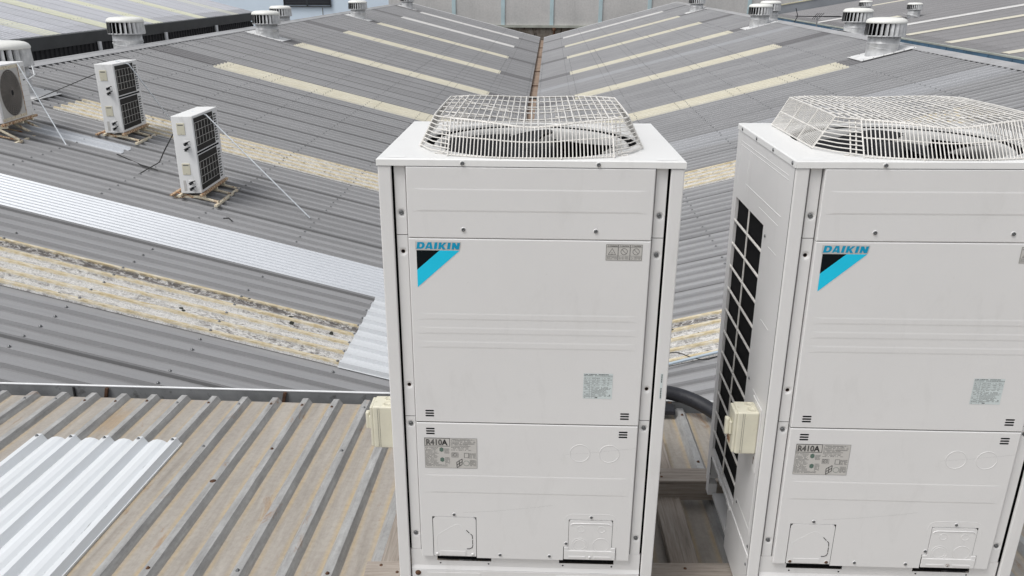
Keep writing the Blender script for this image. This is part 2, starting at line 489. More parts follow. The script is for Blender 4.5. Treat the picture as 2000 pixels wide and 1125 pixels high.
# ------------------------------------------------------------------ frames of reference
V0 = Vector((-.22169579, 5.95257493, -3.37222381))           # point on the roof valley
VD = Vector((.04475252, .9986855, .02498986))                # valley direction
TL = Vector((-.97030756, .03750169, .23894951))              # up the left slope
TR = Vector((.96576312, -.04964877, .25463031))              # up the right slope
VH = Vector((VD.x, VD.y, 0)).normalized(); RH = Vector((VH.y, -VH.x, 0))
def frame(x, y, o):
    z = x.cross(y).normalized()
    M = Matrix.Identity(4)
    for i in range(3): M[i][0], M[i][1], M[i][2], M[i][3] = x[i], y[i], z[i], o[i]
    return M
ML = frame(-TL, VD, V0); MR = frame(TR, VD, V0)
def VP(s, t, side, h=0):
    M = ML if side < 0 else MR
    return M @ Vector((-t if side < 0 else t, s, h))
def HP(s, off, z):                                           # horizontal frame of the warehouse
    return Vector((V0.x, V0.y, 0)) + VH * s + RH * off + Vector((0, 0, z))
MH = frame(RH, VH, Vector((V0.x, V0.y, 0)))
BO = Vector((-1.642420, 4.255088, -2.300923))                # near (brown) roof: rib top at its gutter end
BG = Vector((.999184, -.04035, -.001426)); BH = Vector((.040258, .998347, -.041023))
MBR = frame(BG, BH, BO)

# ------------------------------------------------------------------ ground
g = MB(); g.box(-250, 250, -120, 380, -9.5, -9)
tag(g.build('ground', 'ground_concrete'), kind='structure')

# ------------------------------------------------------------------ profiled sheet
def ribbed(mb, s0, s1, segs, matf, pitch=.19, base=.062, top=.036, h=.035, ph=0.0, lift=0, lap_every=4, ref=.21, bulge=0, axis='y'):
    """ribs run along x (axis='y') ; segs = list of (xa,xb)"""
    k0 = math.ceil((s0 - ref - ph) / pitch - 1e-6); prof = [(s0, 0)]
    k = k0
    while True:
        c = ref + ph + k * pitch
        if c - base / 2 > s1 - .001: break
        e = .0035 if (lap_every and k % lap_every == 0) else 0
        pts = [(c - base / 2, 0), (c - top / 2, h + e), (c + top / 2, h + e), (c + base / 2, 0)]
        if e: pts = [(c - base / 2, 0), (c - base / 2 + .001, e), (c - top / 2, h + e), (c + top / 2, h + e), (c + base / 2, 0)]
        if bulge:
            for q in (.25, .5, .75): pts.append((c + base / 2 + (pitch - base) * q, bulge * (1 - (2 * q - 1) ** 2)))
        for p in pts:
            if p[0] > prof[-1][0] + 1e-5 and p[0] < s1: prof.append(p)
        k += 1
    prof.append((s1, 0))
    for xa, xb in segs:
        vs = []
        for (y, z) in prof: vs += ([(xa, y, z + lift), (xb, y, z + lift)] if axis == 'y' else [(y, xa, z + lift), (y, xb, z + lift)])
        for i in range(len(prof) - 1):
            mb.mat(matf((prof[i][0] + prof[i + 1][0]) / 2, (xa + xb) / 2))
            mb.add([vs[2 * i], vs[2 * i + 1], vs[2 * i + 3], vs[2 * i + 2]], [(0, 1, 2, 3)])

# ================================================================== warehouse with the valley roof
ware = empty('warehouse', HP(20, 0, -9), 0,
             'large warehouse with two ribbed grey metal roof slopes falling to a rusty valley gutter', 'warehouse')
def snap(x, ref): return ref + round((x - ref) / .19) * .19
stripL = [snap(x, .21) for x in (.21, 5.54, 11.46, 17.17, 22.9, 28.6, 34.3, 40.05)]
stripR = [snap(x, .216) for x in (.216, 5.356, 11.413, 16.64, 22.59, 28.54, 34.5, 40.45)]
LENL, LENR = 8.74, 8.57
S0, S1 = -1.60, 45.5
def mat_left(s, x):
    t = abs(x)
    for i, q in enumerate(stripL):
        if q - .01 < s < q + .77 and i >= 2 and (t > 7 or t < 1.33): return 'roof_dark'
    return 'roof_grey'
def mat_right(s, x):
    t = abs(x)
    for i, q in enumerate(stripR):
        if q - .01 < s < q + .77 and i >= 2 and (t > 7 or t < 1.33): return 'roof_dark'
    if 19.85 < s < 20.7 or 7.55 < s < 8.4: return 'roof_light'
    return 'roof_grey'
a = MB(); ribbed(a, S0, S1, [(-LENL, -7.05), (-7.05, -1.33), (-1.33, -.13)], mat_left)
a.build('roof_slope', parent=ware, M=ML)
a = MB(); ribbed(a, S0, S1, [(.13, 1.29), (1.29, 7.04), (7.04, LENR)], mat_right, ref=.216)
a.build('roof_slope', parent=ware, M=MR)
# outer slopes beyond the ridges
RL = VP(0, LENL, -1); RR = VP(0, LENR, 1)
OL = Vector((-.9696, -.0435, -.2408)).normalized(); OR = Vector((.9696, -.0435, -.2408)).normalized()
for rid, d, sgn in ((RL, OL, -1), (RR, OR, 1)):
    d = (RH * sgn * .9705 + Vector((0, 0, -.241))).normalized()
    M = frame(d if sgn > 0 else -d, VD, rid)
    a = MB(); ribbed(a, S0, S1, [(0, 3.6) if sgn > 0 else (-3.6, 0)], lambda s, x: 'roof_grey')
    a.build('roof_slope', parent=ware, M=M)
    # ridge capping
    a = MB()
    up = Vector((0, 0, 1)); inn = (TL if sgn < 0 else TR)
    prof = [(-.19, .036), (-.185, .042), (-.05, .043), (-.025, .052), (0, .056), (.025, .052), (.05, .043), (.19, .042), (.19, .036)]
    L = []
    for (q, h) in prof:
        L.append((inn * q if q < 0 else d * q) + Vector((0, 0, h)))
    nseg = 16
    for i in range(nseg):
        A = rid + VD * (S0 + (S1 - S0) * i / nseg); B = rid + VD * (S0 + (S1 - S0) * (i + 1) / nseg + .05)
        dz = Vector((0, 0, .002 * (i % 2)))
        for j in range(len(L) - 1):
            a.add([A + L[j] + dz, A + L[j + 1] + dz, B + L[j + 1] + dz, B + L[j] + dz], [(0, 1, 2, 3)])
    a.build('ridge_capping', 'ridge_metal', ware, M=Matrix.Identity(4))
# verge flashing at the far end
for M, x0, x1 in ((ML, -LENL, -.13), (MR, .13, LENR)):
    a = MB(); a.box(x0, x1, S1 - .05, S1 + .06, .034, .05); a.box(x0, x1, S1 + .045, S1 + .06, -.12, .033)
    a.build('verge_flashing', 'bead_white', ware, M=M)
# valley gutter
simple('valley_rust', (.30, .22, .165), .8, var=.2, scale=1.5, col2=(.15, .09, .06), amt=.36)
MV = frame((VD.cross(Vector((0, 0, 1)))).normalized(), VD, V0)
a = MB()
for q0, q1 in ((20.1, S1 - .3), (S0, 19.6)):
    a.mat('valley_rust')
    a.box(-.2, .2, q0, q1, -.10, -.09)
    a.box(-.21, -.2, q0, q1, -.10, -.004); a.box(.2, .21, q0, q1, -.10, -.004)
a.build('valley_gutter', parent=ware, M=MV)
for s in (22.6, 27.3, 33.6, 39.0):
    a = MB(); a.box(-.13, .13, s, s + .05, -.06, -.03)
    a.build('gutter_strap', 'rust', ware, M=MV)
a = MB(); a.box(-.19, .19, 19.6, 20.1, -.16, -.12)
a.build('gutter_outlet', 'black_void', ware, M=MV)
# walls
a = MB()
zr, zl = RR.z, RL.z
offL = (RL - V0).dot(RH); offR = (RR - V0).dot(RH)
pts = [(-11.8, -9), (-11.8, zl - .95), (offL, zl - .10), (-.2, V0.z - .22), (.2, V0.z - .22), (offR, zr - .10), (11.6, zr - .95), (11.6, -9)]
def wf(x, y, z): return (x, y, z + (y * .02502 if z > -8.9 else 0))
# split in halves so the polygons stay convex
for seg in ([0, 1, 2, 3], [5, 6, 7, 4]):
    pp = [pts[i] for i in seg]
    if seg[0] == 0: pp = [pts[0], pts[1], pts[2], pts[3], (-.2, -9)]
    else: pp = [(.2, -9), pts[4], pts[5], pts[6], pts[7]]
    a.prism(pp, S0 + .03, S1 - .03, wf)
a.build('wall', 'building_wall', ware, M=MH)
# skylight strips
for sd_, lst, M, t0, t1 in ((-1, stripL, ML, 1.33, 7.06), (1, stripR, MR, 1.29, 7.04)):
    for i, q in enumerate(lst):
        mn = 'strip_mossy' if i == 0 else 'strip_weathered' if i == 1 else ('strip_white' if (i >= 6 and sd_ < 0) or i == 7 else 'strip_cream')
        a = MB()
        seg = (-t1, -t0) if sd_ < 0 else (t0, t1)
        ribbed(a, q - .033, q + .793, [seg], lambda s, x: mn, ref=q, lift=.006, lap_every=0, h=.0365)
        o = a.build('skylight_strip', parent=ware, M=M)
        if i == 0: o['label'] = 'mossy white skylight strip with yellow ribs'
# whiter replacement sheets on the left slope
a = MB(); ribbed(a, 1.71, 2.49, [(-8.2, -.14)], lambda s, x: 'roof_white', ref=1.73, pitch=.076, base=.04, top=.014, h=.016, lift=.012 + .029, lap_every=0)
a.build('roof_sheet', parent=ware, M=ML)['label'] = 'long bright white replacement sheet with fine ribs'
a = MB(); ribbed(a, .16, 1.74, [(-1.36, -.14)], lambda s, x: 'roof_white_new', ref=.21, lift=.010, lap_every=4, h=.036)
a.build('roof_sheet', parent=ware, M=ML)['label'] = 'short bright white sheet below the mossy strip'
a = MB(); ribbed(a, 4.2, 4.58, [(-7.3, -5.42)], lambda s, x: 'roof_white', ref=4.2, lift=.008, lap_every=0, pitch=.19)
a.build('roof_sheet', parent=ware, M=ML)['label'] = 'narrow pale metal patch sheet'
# fixing screws
a = MB()
for sgn, ref, LEN in ((-1, .21, LENL), (1, .216, LENR)):
    a.T = ML if sgn < 0 else MR
    k = -9
    while True:
        s = ref + k * .19; k += 1
        if s > 30: break
        if s < S0 + .1: continue
        for j in range(8):
            t = 1.15 * j + .22
            if t > LEN - .4 or (sgn < 0 and 1.7 < s < 2.5): continue
            if random.random() < .12: continue
            r = .0095; zt = .0375 + .006
            for q in (stripL if sgn < 0 else stripR):
                if q - .04 < s < q + .8: zt = .0485
            x = sgn * (t + random.uniform(-.01, .01)); y = s + random.uniform(-.006, .006)
            a.lathe([(r * 1.5, zt - .006), (r * 1.5, zt - .002), (r * .8, zt), (r * .7, zt + .006), (0.0001, zt + .007)], (x, y, 0), 6)
a.T = None
tag(a.build('roof_screws', 'screw_steel', ware, M=Matrix.Identity(4)), kind='stuff')

# ================================================================== near factory roof and its gutter
fac = empty('factory', Vector((.5, 1, -9)), 0, 'nearer building with a weathered brown ribbed metal roof and box gutter', 'factory')
a = MB()
ribbed(a, -3.5, 6.5, [(-9, 0)], lambda s, x: 'brown_roof', ref=0, base=.078, top=.034, h=.032, lift=-.030, lap_every=0, axis='x')
a.build('roof_sheeting', parent=fac, M=MBR)
a = MB()
ribbed(a, -.985, -.155, [(-3.6, -.545)], lambda s, x: 'poly_white', ref=0, base=.080, top=.028, h=.036, lift=-.022, lap_every=0, axis='x', bulge=.022)
a.mat('poly_white'); a.box(-.1552, -.150, -3.6, -.545, -.030, -.018)
a.build('skylight_sheet', parent=fac, M=MBR)['label'] = 'translucent white ribbed sheet laid over the brown roof'
a = MB()
for k in range(-18, 34):
    x = k * .19
    for y in (-.10, -.62 if k % 2 == 0 else None, -1.62 if k % 2 else None, -2.9):
        if y is None or (-1.0 < x < -.13 and y < -.5): continue
        yy = y + random.uniform(-.012, .012)
        a.mat('rust' if random.random() < .55 else 'screw_steel')
        a.lathe([(.0095, -.0005), (.0095, .0025), (.006, .004), (.0055, .0085), (.0001, .009)], (x + random.uniform(-.003, .003), yy, 0), 8)
for i in range(5):
    a.mat('screw_steel')
    a.lathe([(.0095, .0135), (.0095, .0165), (.006, .018), (.0055, .0225), (.0001, .023)], (-.95 + i * .19, -.57, 0), 8)
tag(a.build('roof_screws', parent=fac, M=MBR), kind='stuff')
a = MB(); a.mat('rust')
a.lathe([(.0001, .004), (.016, .002), (.018, -.012)], (.19, -.945, 0), 10)
a.build('rib_end_cap', parent=fac, M=MBR)
# gutter
a = MB(); a.mat('gutter_grey')
GX0, GX1 = -3.5, 6.5
a.box(GX0, GX1, -.03, .10, -.142, -.140)
a.box(GX0, GX1, .0975, .10, -.1395, -.004)
a.box(GX0, GX1, -.032, -.03, -.142, -.045)
a.build('gutter', parent=fac, M=MBR)
a = MB(); a.tube([(GX0, .101, .001), (GX1, .101, .001)], .0072, 8)
a.build('gutter_bead', 'bead_white', fac, M=MBR)
for x in (-.935, .205, 1.4, 2.6):
    a = MB(); a.prism([(x - .010, -.075), (x + .008, -.075), (x + .026, -.006), (x + .006, -.006)], .080, .094)
    a.build('gutter_strap', 'rust', fac, M=MBR)
a = MB(); a.box(-1.145, -1.135, .088, .0965, -.11, -.01)
a.build('gutter_joint', 'ink', fac, M=MBR)
a = MB(); a.prism([(-3.5, -6.7), (6.5, -6.7), (6.5, -.05), (-3.5, -.05)], -8.9, -.06)
a.build('wall', 'building_wall', fac, M=MBR)

# ================================================================== timber bearers
def beam(x0, x1, y0, y1, z0, z1, label, bolts=(), M=None, axis='x'):
    cx, cy = (x0 + x1) / 2, (y0 + y1) / 2
    a = MB()
    if axis == 'x': a.mat('timber').bbox(x0 - cx, x1 - cx, y0 - cy, y1 - cy, 0, z1 - z0, .003, 1)
    else: a.mat('timber').bbox(-(y1 - y0) / 2, (y1 - y0) / 2, -(x1 - x0) / 2, (x1 - x0) / 2, 0, z1 - z0, .003, 1)
    for bx, by in bolts:
        a.mat('rust').lathe([(.007, z1 - z0), (.006, z1 - z0 + .002), (.0001, z1 - z0 + .0025)], (bx - cx, by - cy, 0), 8)
    o = a.build('timber_beam')
    B = Matrix.Translation((cx, cy, z0)) @ (Matrix.Identity(4) if axis == 'x' else Matrix.Rotation(pi / 2, 4, 'Z'))
    o.matrix_world = (M @ B) if M is not None else B
    return tag(o, label, 'timber beam', 'timber bearers under the large condensers')
beam(-.58, 1.98, 2.43, 2.565, -2.235, -2.131, 'front timber bearer under the two large condensers, showing at the bottom edge', [(-.52, 2.54), (-.45, 2.50), (.70, 2.53)])
beam(-.40, 1.98, 3.135, 3.245, -2.240, -2.131, 'rear timber crosspiece bridging the gap between the two large condensers', [(.72, 3.17), (.715, 3.20)])
beam(2.375, 2.495, -2.0, -.40, .001, .040, 'lengthwise grey timber plank lying on the roof in the gap between the condensers', [], MBR, 'y')
beam(1.165, 1.262, -2.0, -1.12, .001, .040, 'short timber plank end showing left of the first condenser near the bottom', [], MBR, 'y')
beam(3.45, 3.57, -2.0, -.60, .001, .040, 'timber plank on the roof beneath the right-hand large condenser', [], MBR, 'y')

# ================================================================== large condenser
W, D, H = .93, .765, 1.68
def Z(z): return H + z
unit = empty('outdoor_condenser', (-.4112, 2.3384, -2.1285), R(-1.6617),
             'large white outdoor condenser, complete in view at the centre, logo at its upper left', 'air conditioner', 'large white condensers on the near roof')

# --- cap with round fan opening
def cap():
    a = MB(); n = 64; cx, cy, r = .465, .388, .366
    outer = []; inner = []
    for j in range(n):
        an = 2 * pi * j / n + pi / n
        dx, dy = cos(an), sin(an)
        k = min((W + .003 - cx) / abs(dx) if dx > 0 else (cx + .003) / abs(dx), (D + .003 - cy) / abs(dy) if dy > 0 else (cy + .003) / abs(dy))
        outer.append((cx + dx * k, cy + dy * k)); inner.append((cx + dx * r, cy + dy * r))
    # force exact corners
    for cxn, cyn in ((-.003, -.003), (W + .003, -.003), (W + .003, D + .003), (-.003, D + .003)):
        j = min(range(n), key=lambda i: (outer[i][0] - cxn) ** 2 + (outer[i][1] - cyn) ** 2); outer[j] = (cxn, cyn)
    e = .0035
    def ins(p):   # slightly rounded rim
        return (min(max(p[0], -.003 + e), W + .003 - e), min(max(p[1], -.003 + e), D + .003 - e))
    rings = [[(x, y, Z(-.022)) for x, y in outer], [(x, y, Z(-e)) for x, y in outer], [(*ins(p), Z(0)) for p in outer],
             [(x, y, Z(0)) for x, y in inner], [(cx + (x - cx) * .992, cy + (y - cy) * .992, Z(-.004)) for x, y in inner], [(cx + (x - cx) * .992, cy + (y - cy) * .992, Z(-.012)) for x, y in inner]]
    vs = [p for rg in rings for p in rg]; fs = []
    for i in range(len(rings) - 1):
        for j in range(n): fs.append((i * n + j, i * n + (j + 1) % n, (i + 1) * n + (j + 1) % n, (i + 1) * n + j))
    a.add(vs, fs)
    # raised corner pads
    for x0, x1 in ((.022, .085), (.845, .908)):
        a.add([(x0, .012, Z(.0005)), (x1, .012, Z(.0005)), (x1 - .004, .030, Z(.003)), (x0 + .004, .030, Z(.003))], [(0, 1, 2, 3)])
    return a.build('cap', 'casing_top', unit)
cap_o = cap()
def screw(a, x, z, y=-.004, r=.0062, head='screw_steel'):
    a.mat('casing'); a.lathe([(r * 1.35, y + .003), (r * 1.3, y), (r, y - .0008)], (x, 0, z), 14, 'y')
    a.mat(head); a.lathe([(r, y - .0008), (r * .95, y - .003), (r * .45, y - .0034), (r * .35, y - .0018), (.0001, y - .0018)], (x, 0, z), 12, 'y')
for x in (.259, .670):
    a = MB(); screw(a, x, Z(-.0125), -.0035); a.build('screw', parent=cap_o)
for y in (.03, .25, .47, .69):
    a = MB(); a.mat('screw_steel'); a.lathe([(.006, -.003), (.0055, -.006), (.0001, -.0065)], (0, y, Z(-.012)), 10, 'x')
    a.build('screw', parent=cap_o)

# --- corner posts, columns, panels
def strip_panel(a, x0, x1, z0, z1, y, depth, bands=(), edge=.004):
    """folded sheet panel: front skin at y, returns going back, raised bands"""
    ys = y; e = edge
    ring0 = [(x0, y + depth, z0), (x1, y + depth, z0), (x1, y + depth, z1), (x0, y + depth, z1)]
    ring1 = [(x0, y + e * .6, z0), (x1, y + e * .6, z0), (x1, y + e * .6, z1), (x0, y + e * .6, z1)]
    ring2 = [(x0 + e * .7, y, z0 + e * .7), (x1 - e * .7, y, z0 + e * .7), (x1 - e * .7, y, z1 - e * .7), (x0 + e * .7, y, z1 - e * .7)]
    vs = ring0 + ring1 + ring2
    fs = [(i, (i + 1) % 4, 4 + (i + 1) % 4, 4 + i) for i in range(4)] + [(4 + i, 4 + (i + 1) % 4, 8 + (i + 1) % 4, 8 + i) for i in range(4)] + [(8, 9, 10, 11)]
    a.add(vs, fs)
    for (bx0, bx1, bz0, bz1, d) in bands:
        c = .005
        o4 = [(bx0, y - .0002, bz0), (bx1, y - .0002, bz0), (bx1, y - .0002, bz1), (bx0, y - .0002, bz1)]
        i4 = [(bx0 + .03, y - d, bz0 + c), (bx1 - .03, y - d, bz0 + c), (bx1 - .03, y - d, bz1 - c), (bx0 + .03, y - d, bz1 - c)]
        a.add(o4 + i4, [(i, (i + 1) % 4, 4 + (i + 1) % 4, 4 + i) for i in range(4)] + [(4, 5, 6, 7)])
for (x0, x1) in ((0, .041), (.889, .93)):
    a = MB(); a.mat('casing').bbox(x0, x1, 0, .012, .005, Z(-.0225), .004, 3)
    a.build('corner_post', parent=unit)
def column(x0, x1, parts):
    """recessed column with dimpled bolt seats, y about .014"""
    yb = .010
    cxm = (x0 + x1) / 2
    for zs, ze, seats in parts:
        a = MB(); a.mat('casing')
        def yof(x):            # gently rolled section
            q = (x - cxm) / ((x1 - x0) / 2)
            return yb + .0035 * abs(q) ** 3
        xs = [x0, x0 + .003, cxm - .017, cxm + .017, x1 - .003, x1]
        ycut = [yb + .012] + [yof(x) for x in xs[1:-1]] + [yb + .012]
        R0 = .017
        zc = ze
        cells = sorted(seats, key=lambda q: -q[0])
        def solid(za, zb):
            for i in range(5):
                a.add([(xs[i], ycut[i], za), (xs[i + 1], ycut[i + 1], za), (xs[i + 1], ycut[i + 1], zb), (xs[i], ycut[i], zb)], [(0, 1, 2, 3)])
        for (sz, kind) in cells:
            solid(sz + R0, zc)
            for i in (0, 1, 3, 4):
                a.add([(xs[i], ycut[i], sz - R0), (xs[i + 1], ycut[i + 1], sz - R0), (xs[i + 1], ycut[i + 1], sz + R0), (xs[i], ycut[i], sz + R0)], [(0, 1, 2, 3)])
            n = 24; ym = yof(cxm - .017)
            sq = []; c1 = []; c2 = []
            for j in range(n):
                an = 2 * pi * j / n + pi / 4
                dx, dz = cos(an), sin(an); k = R0 / max(abs(dx), abs(dz))
                sq.append((cxm + dx * k, ym, sz + dz * k)); c1.append((cxm + dx * .0135, ym + .0005, sz + dz * .0135)); c2.append((cxm + dx * .0065, ym + .005, sz + dz * .0065))
            vs = sq + c1 + c2
            a.mat('casing')
            a.add(vs[:2 * n], [(j, (j + 1) % n, n + (j + 1) % n, n + j) for j in range(n)])
            a.add(vs[n:], [(j, (j + 1) % n, n + (j + 1) % n, n + j) for j in range(n)], True)
            if kind == 'bolt':
                a.mat('screw_steel'); a.lathe([(.0072, ym + .005), (.0068, ym), (.0035, ym - .001), (.0025, ym + .001), (.0001, ym + .001)], (cxm, 0, sz), 12, 'y')
            else:
                a.mat('rust'); a.lathe([(.0066, ym + .0049), (.0048, ym + .006)], (cxm, 0, sz), 12, 'y')
                a.mat('black_void'); a.lathe([(.0048, ym + .006), (.0001, ym + .007)], (cxm, 0, sz), 12, 'y')
            a.mat('casing')
            zc = sz - R0
        solid(zs, zc)
        a.poly([(x0, ycut[0], zs), (x1, ycut[0], zs), (x1, yb + .03, zs), (x0, yb + .03, zs)])
        a.build('column_cover', parent=unit)
for (x0, x1, kinds) in ((.046, .083, ('bolt', 'hole', 'hole', 'bolt', 'bolt')), (.846, .884, ('bolt', 'bolt', 'hole', 'bolt', 'bolt'))):
    column(x0, x1, [(Z(-.2425), Z(-.024), [(Z(-.173), kinds[0])]),
                    (Z(-.890), Z(-.2445), [(Z(-.300), kinds[1]), (Z(-.773), kinds[2])]),
                    (Z(-1.447), Z(-.892), [(Z(-.922), kinds[3]), (Z(-1.378), kinds[4])])])
# dark structure behind the gaps
a = MB(); a.mat('black_void').box(.012, .918, .035, .75, Z(-1.46), Z(-.2)); a.box(.012, .918, .035, .06, Z(-.2), Z(-.03))
a.build('inner_frame', parent=unit)
# three front panels
a = MB(); a.mat('casing')
strip_panel(a, .086, .843, Z(-.2485), Z(-.024), -.003, .025, [(.102, .826, Z(-.163), Z(-.090), .0010)])
for x in (.259, .670): screw(a, x, Z(-.220), -.0035)
up_panel = a.build('front_panel', parent=unit)
a = MB(); a.mat('casing')
strip_panel(a, .0855, .8435, Z(-.9045), Z(-.2505), -.003, .025,
            [(.108, .819, Z(-.525), Z(-.501), .0007), (.108, .819, Z(-.575), Z(-.550), .0007), (.108, .819, Z(-.625), Z(-.600), .0007)])
mid_panel = a.build('front_panel', parent=unit)
# lower panel with notches for the two hatches: build in pieces around the openings
a = MB(); a.mat('casing')
yl = -.003
zb, zt = Z(-1.465), Z(-.907)
def flat(x0, x1, z0, z1, y=yl):
    a.poly([(x0, y, z0), (x1, y, z0), (x1, y, z1), (x0, y, z1)])
hz = Z(-1.291)
flat(.0885, .840, hz, zt - .003)
flat(.0885, .129, zb, hz); flat(.288, .603, zb, hz); flat(.794, .840, zb, hz)
a.poly([(.0885, yl, zt - .003), (.840, yl, zt - .003), (.843, yl + .003, zt), (.0855, yl + .003, zt)])
a.poly([(.0885, yl, zb), (.0885, yl, zt - .003), (.0855, yl + .003, zt), (.0855, yl + .003, zb)])
a.poly([(.840, yl, zb), (.840, yl, zt - .003), (.843, yl + .003, zt), (.843, yl + .003, zb)])
a.poly([(.0855, yl + .003, zb), (.0855, yl + .003, zt), (.0855, yl + .025, zt), (.0855, yl + .025, zb)])
a.poly([(.843, yl + .003, zb), (.843, yl + .003, zt), (.843, yl + .025, zt), (.843, yl + .025, zb)])
flat(.288, .603, zb - .004, zb, yl + .0)
flat(.603, .6195, Z(-1.409), hz); flat(.7775, .794, Z(-1.409), hz)
for x0, x1 in ((.0885, .129), (.288, .603), (.794, .840)):
    a.poly([(x0, yl, zb - (.004 if x0 > .2 and x0 < .7 else 0)), (x1, yl, zb - (.004 if x0 > .2 and x0 < .7 else 0)), (x1, yl + .02, zb - .004), (x0, yl + .02, zb - .004)])
c = .0045
bx0, bx1, bz0, bz1, d = .104, .824, Z(-1.189), Z(-1.1135), .0009
o4 = [(bx0, yl - .0002, bz0), (bx1, yl - .0002, bz0), (bx1, yl - .0002, bz1), (bx0, yl - .0002, bz1)]
i4 = [(bx0 + .03, yl - d, bz0 + c), (bx1 - .03, yl - d, bz0 + c), (bx1 - .03, yl - d, bz1 - c), (bx0 + .03, yl - d, bz1 - c)]
a.add(o4 + i4, [(i, (i + 1) % 4, 4 + (i + 1) % 4, 4 + i) for i in range(4)] + [(4, 5, 6, 7)])
# knock-out rings
for kx in (.649, .750):
    pts = [(kx + .034 * cos(2 * pi * j / 40), yl + .0002, Z(-1.0165) + .034 * sin(2 * pi * j / 40)) for j in range(40)]
    a.tube(pts, .0013, 6, closed=True)
for x, z in ((.208, -1.280), (.699, -1.279), (.612, -1.394), (.373, -1.452), (.553, -1.452)): screw(a, x, Z(z), -.0035, .0052)
# pressed outline round the right hatch
a.mat('casing')
out = [(.604, Z(-1.33)), (.606, Z(-1.29)), (.614, Z(-1.275)), (.630, Z(-1.268)), (.760, Z(-1.267)), (.778, Z(-1.272)), (.788, Z(-1.285)), (.790, Z(-1.33))]
a.tube([(x, yl + .0004, z) for x, z in out], .0010, 6)
# hairline scratch
a.mat('ink_grey'); a.tube([(.24, yl - .0001, Z(-1.272)), (.36, yl - .0001, Z(-1.262)), (.5, yl - .0001, Z(-1.243)), (.56, yl - .0001, Z(-1.232))], .00012, 4)
a.tube([(.60, yl - .0001, Z(-1.022)), (.70, yl - .0001, Z(-1.012)), (.84, yl - .0001, Z(-.992))], .0001, 4)
low_panel = a.build('front_panel', parent=unit)
a = MB(); a.mat('black_void').box(.129, .288, .0045, .012, Z(-1.47), hz)
a.build('hatch_recess', parent=low_panel)
a = MB(); a.mat('black_void').box(.603, .794, .0045, .012, Z(-1.47), hz)
a.build('hatch_recess', parent=low_panel)
def rrect(x0, x1, z0, z1, r, n=6, only_top=True):
    p = []
    for (cx, cz, a0, rr) in ((x1 - r, z1 - r, 0, r), (x0 + r, z1 - r, 90, r)):
        for j in range(n + 1):
            t = R(a0 + 90 * j / n); p.append((cx + rr * cos(t), cz + rr * sin(t)))
    p += [(x0, z0), (x1, z0)]
    return p
# left hatch
a = MB(); a.mat('casing')
a.prism(rrect(.1315, .286, Z(-1.462), Z(-1.2925), .012), -.0042, .004)
a.bbox(.155, .248, -.0060, -.0045, Z(-1.458), Z(-1.4385), .0006, 1)
for x in (.144, .273): a.lathe([(.006, -.0044), (.0055, -.0068), (.0001, -.0072)], (x, 0, Z(-1.452)), 12, 'y')
outl = [(.1445, Z(-1.435)), (.1445, Z(-1.376)), (.151, Z(-1.366)), (.205, Z(-1.328)), (.218, Z(-1.322)), (.231, Z(-1.325)), (.245, Z(-1.342))]
a.tube([(x, -.0040, z) for x, z in outl], .0008, 6)
a.mat('black_void')
for seg in ([(.251, -1.346), (.262, -1.359)], [(.266, -1.362), (.272, -1.369), (.2735, -1.384)], [(.2735, -1.389), (.2735, -1.408)], [(.274, -1.411), (.271, -1.423), (.262, -1.428), (.252, -1.428)]):
    a.tube([(x, -.0044, Z(z)) for x, z in seg], .0013, 6)
a.tube([(.1305, -.0032, Z(-1.31)), (.1312, -.0032, Z(-1.298)), (.137, -.0032, Z(-1.2925))], .0011, 6)
a.build('hatch_cover', parent=low_panel)
# right hatch
a = MB(); a.mat('casing')
a.prism(rrect(.621, .776, Z(-1.462), Z(-1.293), .010), -.0042, .004)
a.bbox(.6055, .792, -.0066, -.002, Z(-1.463), Z(-1.424), .0018, 2)
a.bbox(.6055, .622, -.0058, .001, Z(-1.424), Z(-1.410), .001, 1); a.bbox(.775, .792, -.0058, .001, Z(-1.424), Z(-1.410), .001, 1)
a.tube([(.627, -.0041, Z(-1.315)), (.632, -.0044, Z(-1.3085)), (.640, -.0046, Z(-1.3065)), (.757, -.0046, Z(-1.306)), (.766, -.0044, Z(-1.308)), (.771, -.0041, Z(-1.315))], .0018, 8)
for kx, kz, kr in ((.661, -1.3985, .029), (.738, -1.398, .029), (.661, -1.3985, .021), (.664, -1.330, .013), (.738, -1.330, .013)):
    a.tube([(kx + kr * cos(2 * pi * j / 32), -.0041, Z(kz) + kr * sin(2 * pi * j / 32)) for j in range(32)], .0011, 6, closed=True)
a.bbox(.622, .685, -.0082, -.0064, Z(-1.455), Z(-1.447), .0007, 1); a.bbox(.713, .776, -.0082, -.0064, Z(-1.455), Z(-1.447), .0007, 1)
a.lathe([(.0055, -.0066), (.005, -.0086), (.0001, -.009)], (.699, 0, Z(-1.451)), 12, 'y')
a.build('hatch_cover', parent=low_panel)
# ventilation slots
def slot(a, x0, x1, z, h=.0028, y=-.0034):
    n = 6; p = []
    for cx, a0 in ((x1 - h, -90), (x0 + h, 90)):
        for j in range(n + 1):
            t = R(a0 + 180 * j / n); p.append((cx + h * cos(t), y, z + h * sin(t)))
    a.poly(p)
for par, lst in ((mid_panel, ((.1185, -.8605), (.7795, -.859))), (low_panel, ((.1185, -.930), (.7785, -.930)))):
    for x0, z0 in lst:
        a = MB(); a.mat('black_void')
        for k in range(3): slot(a, x0, x0 + .030, Z(z0 - k * .0097))
        a.build('vent_slots', parent=par)
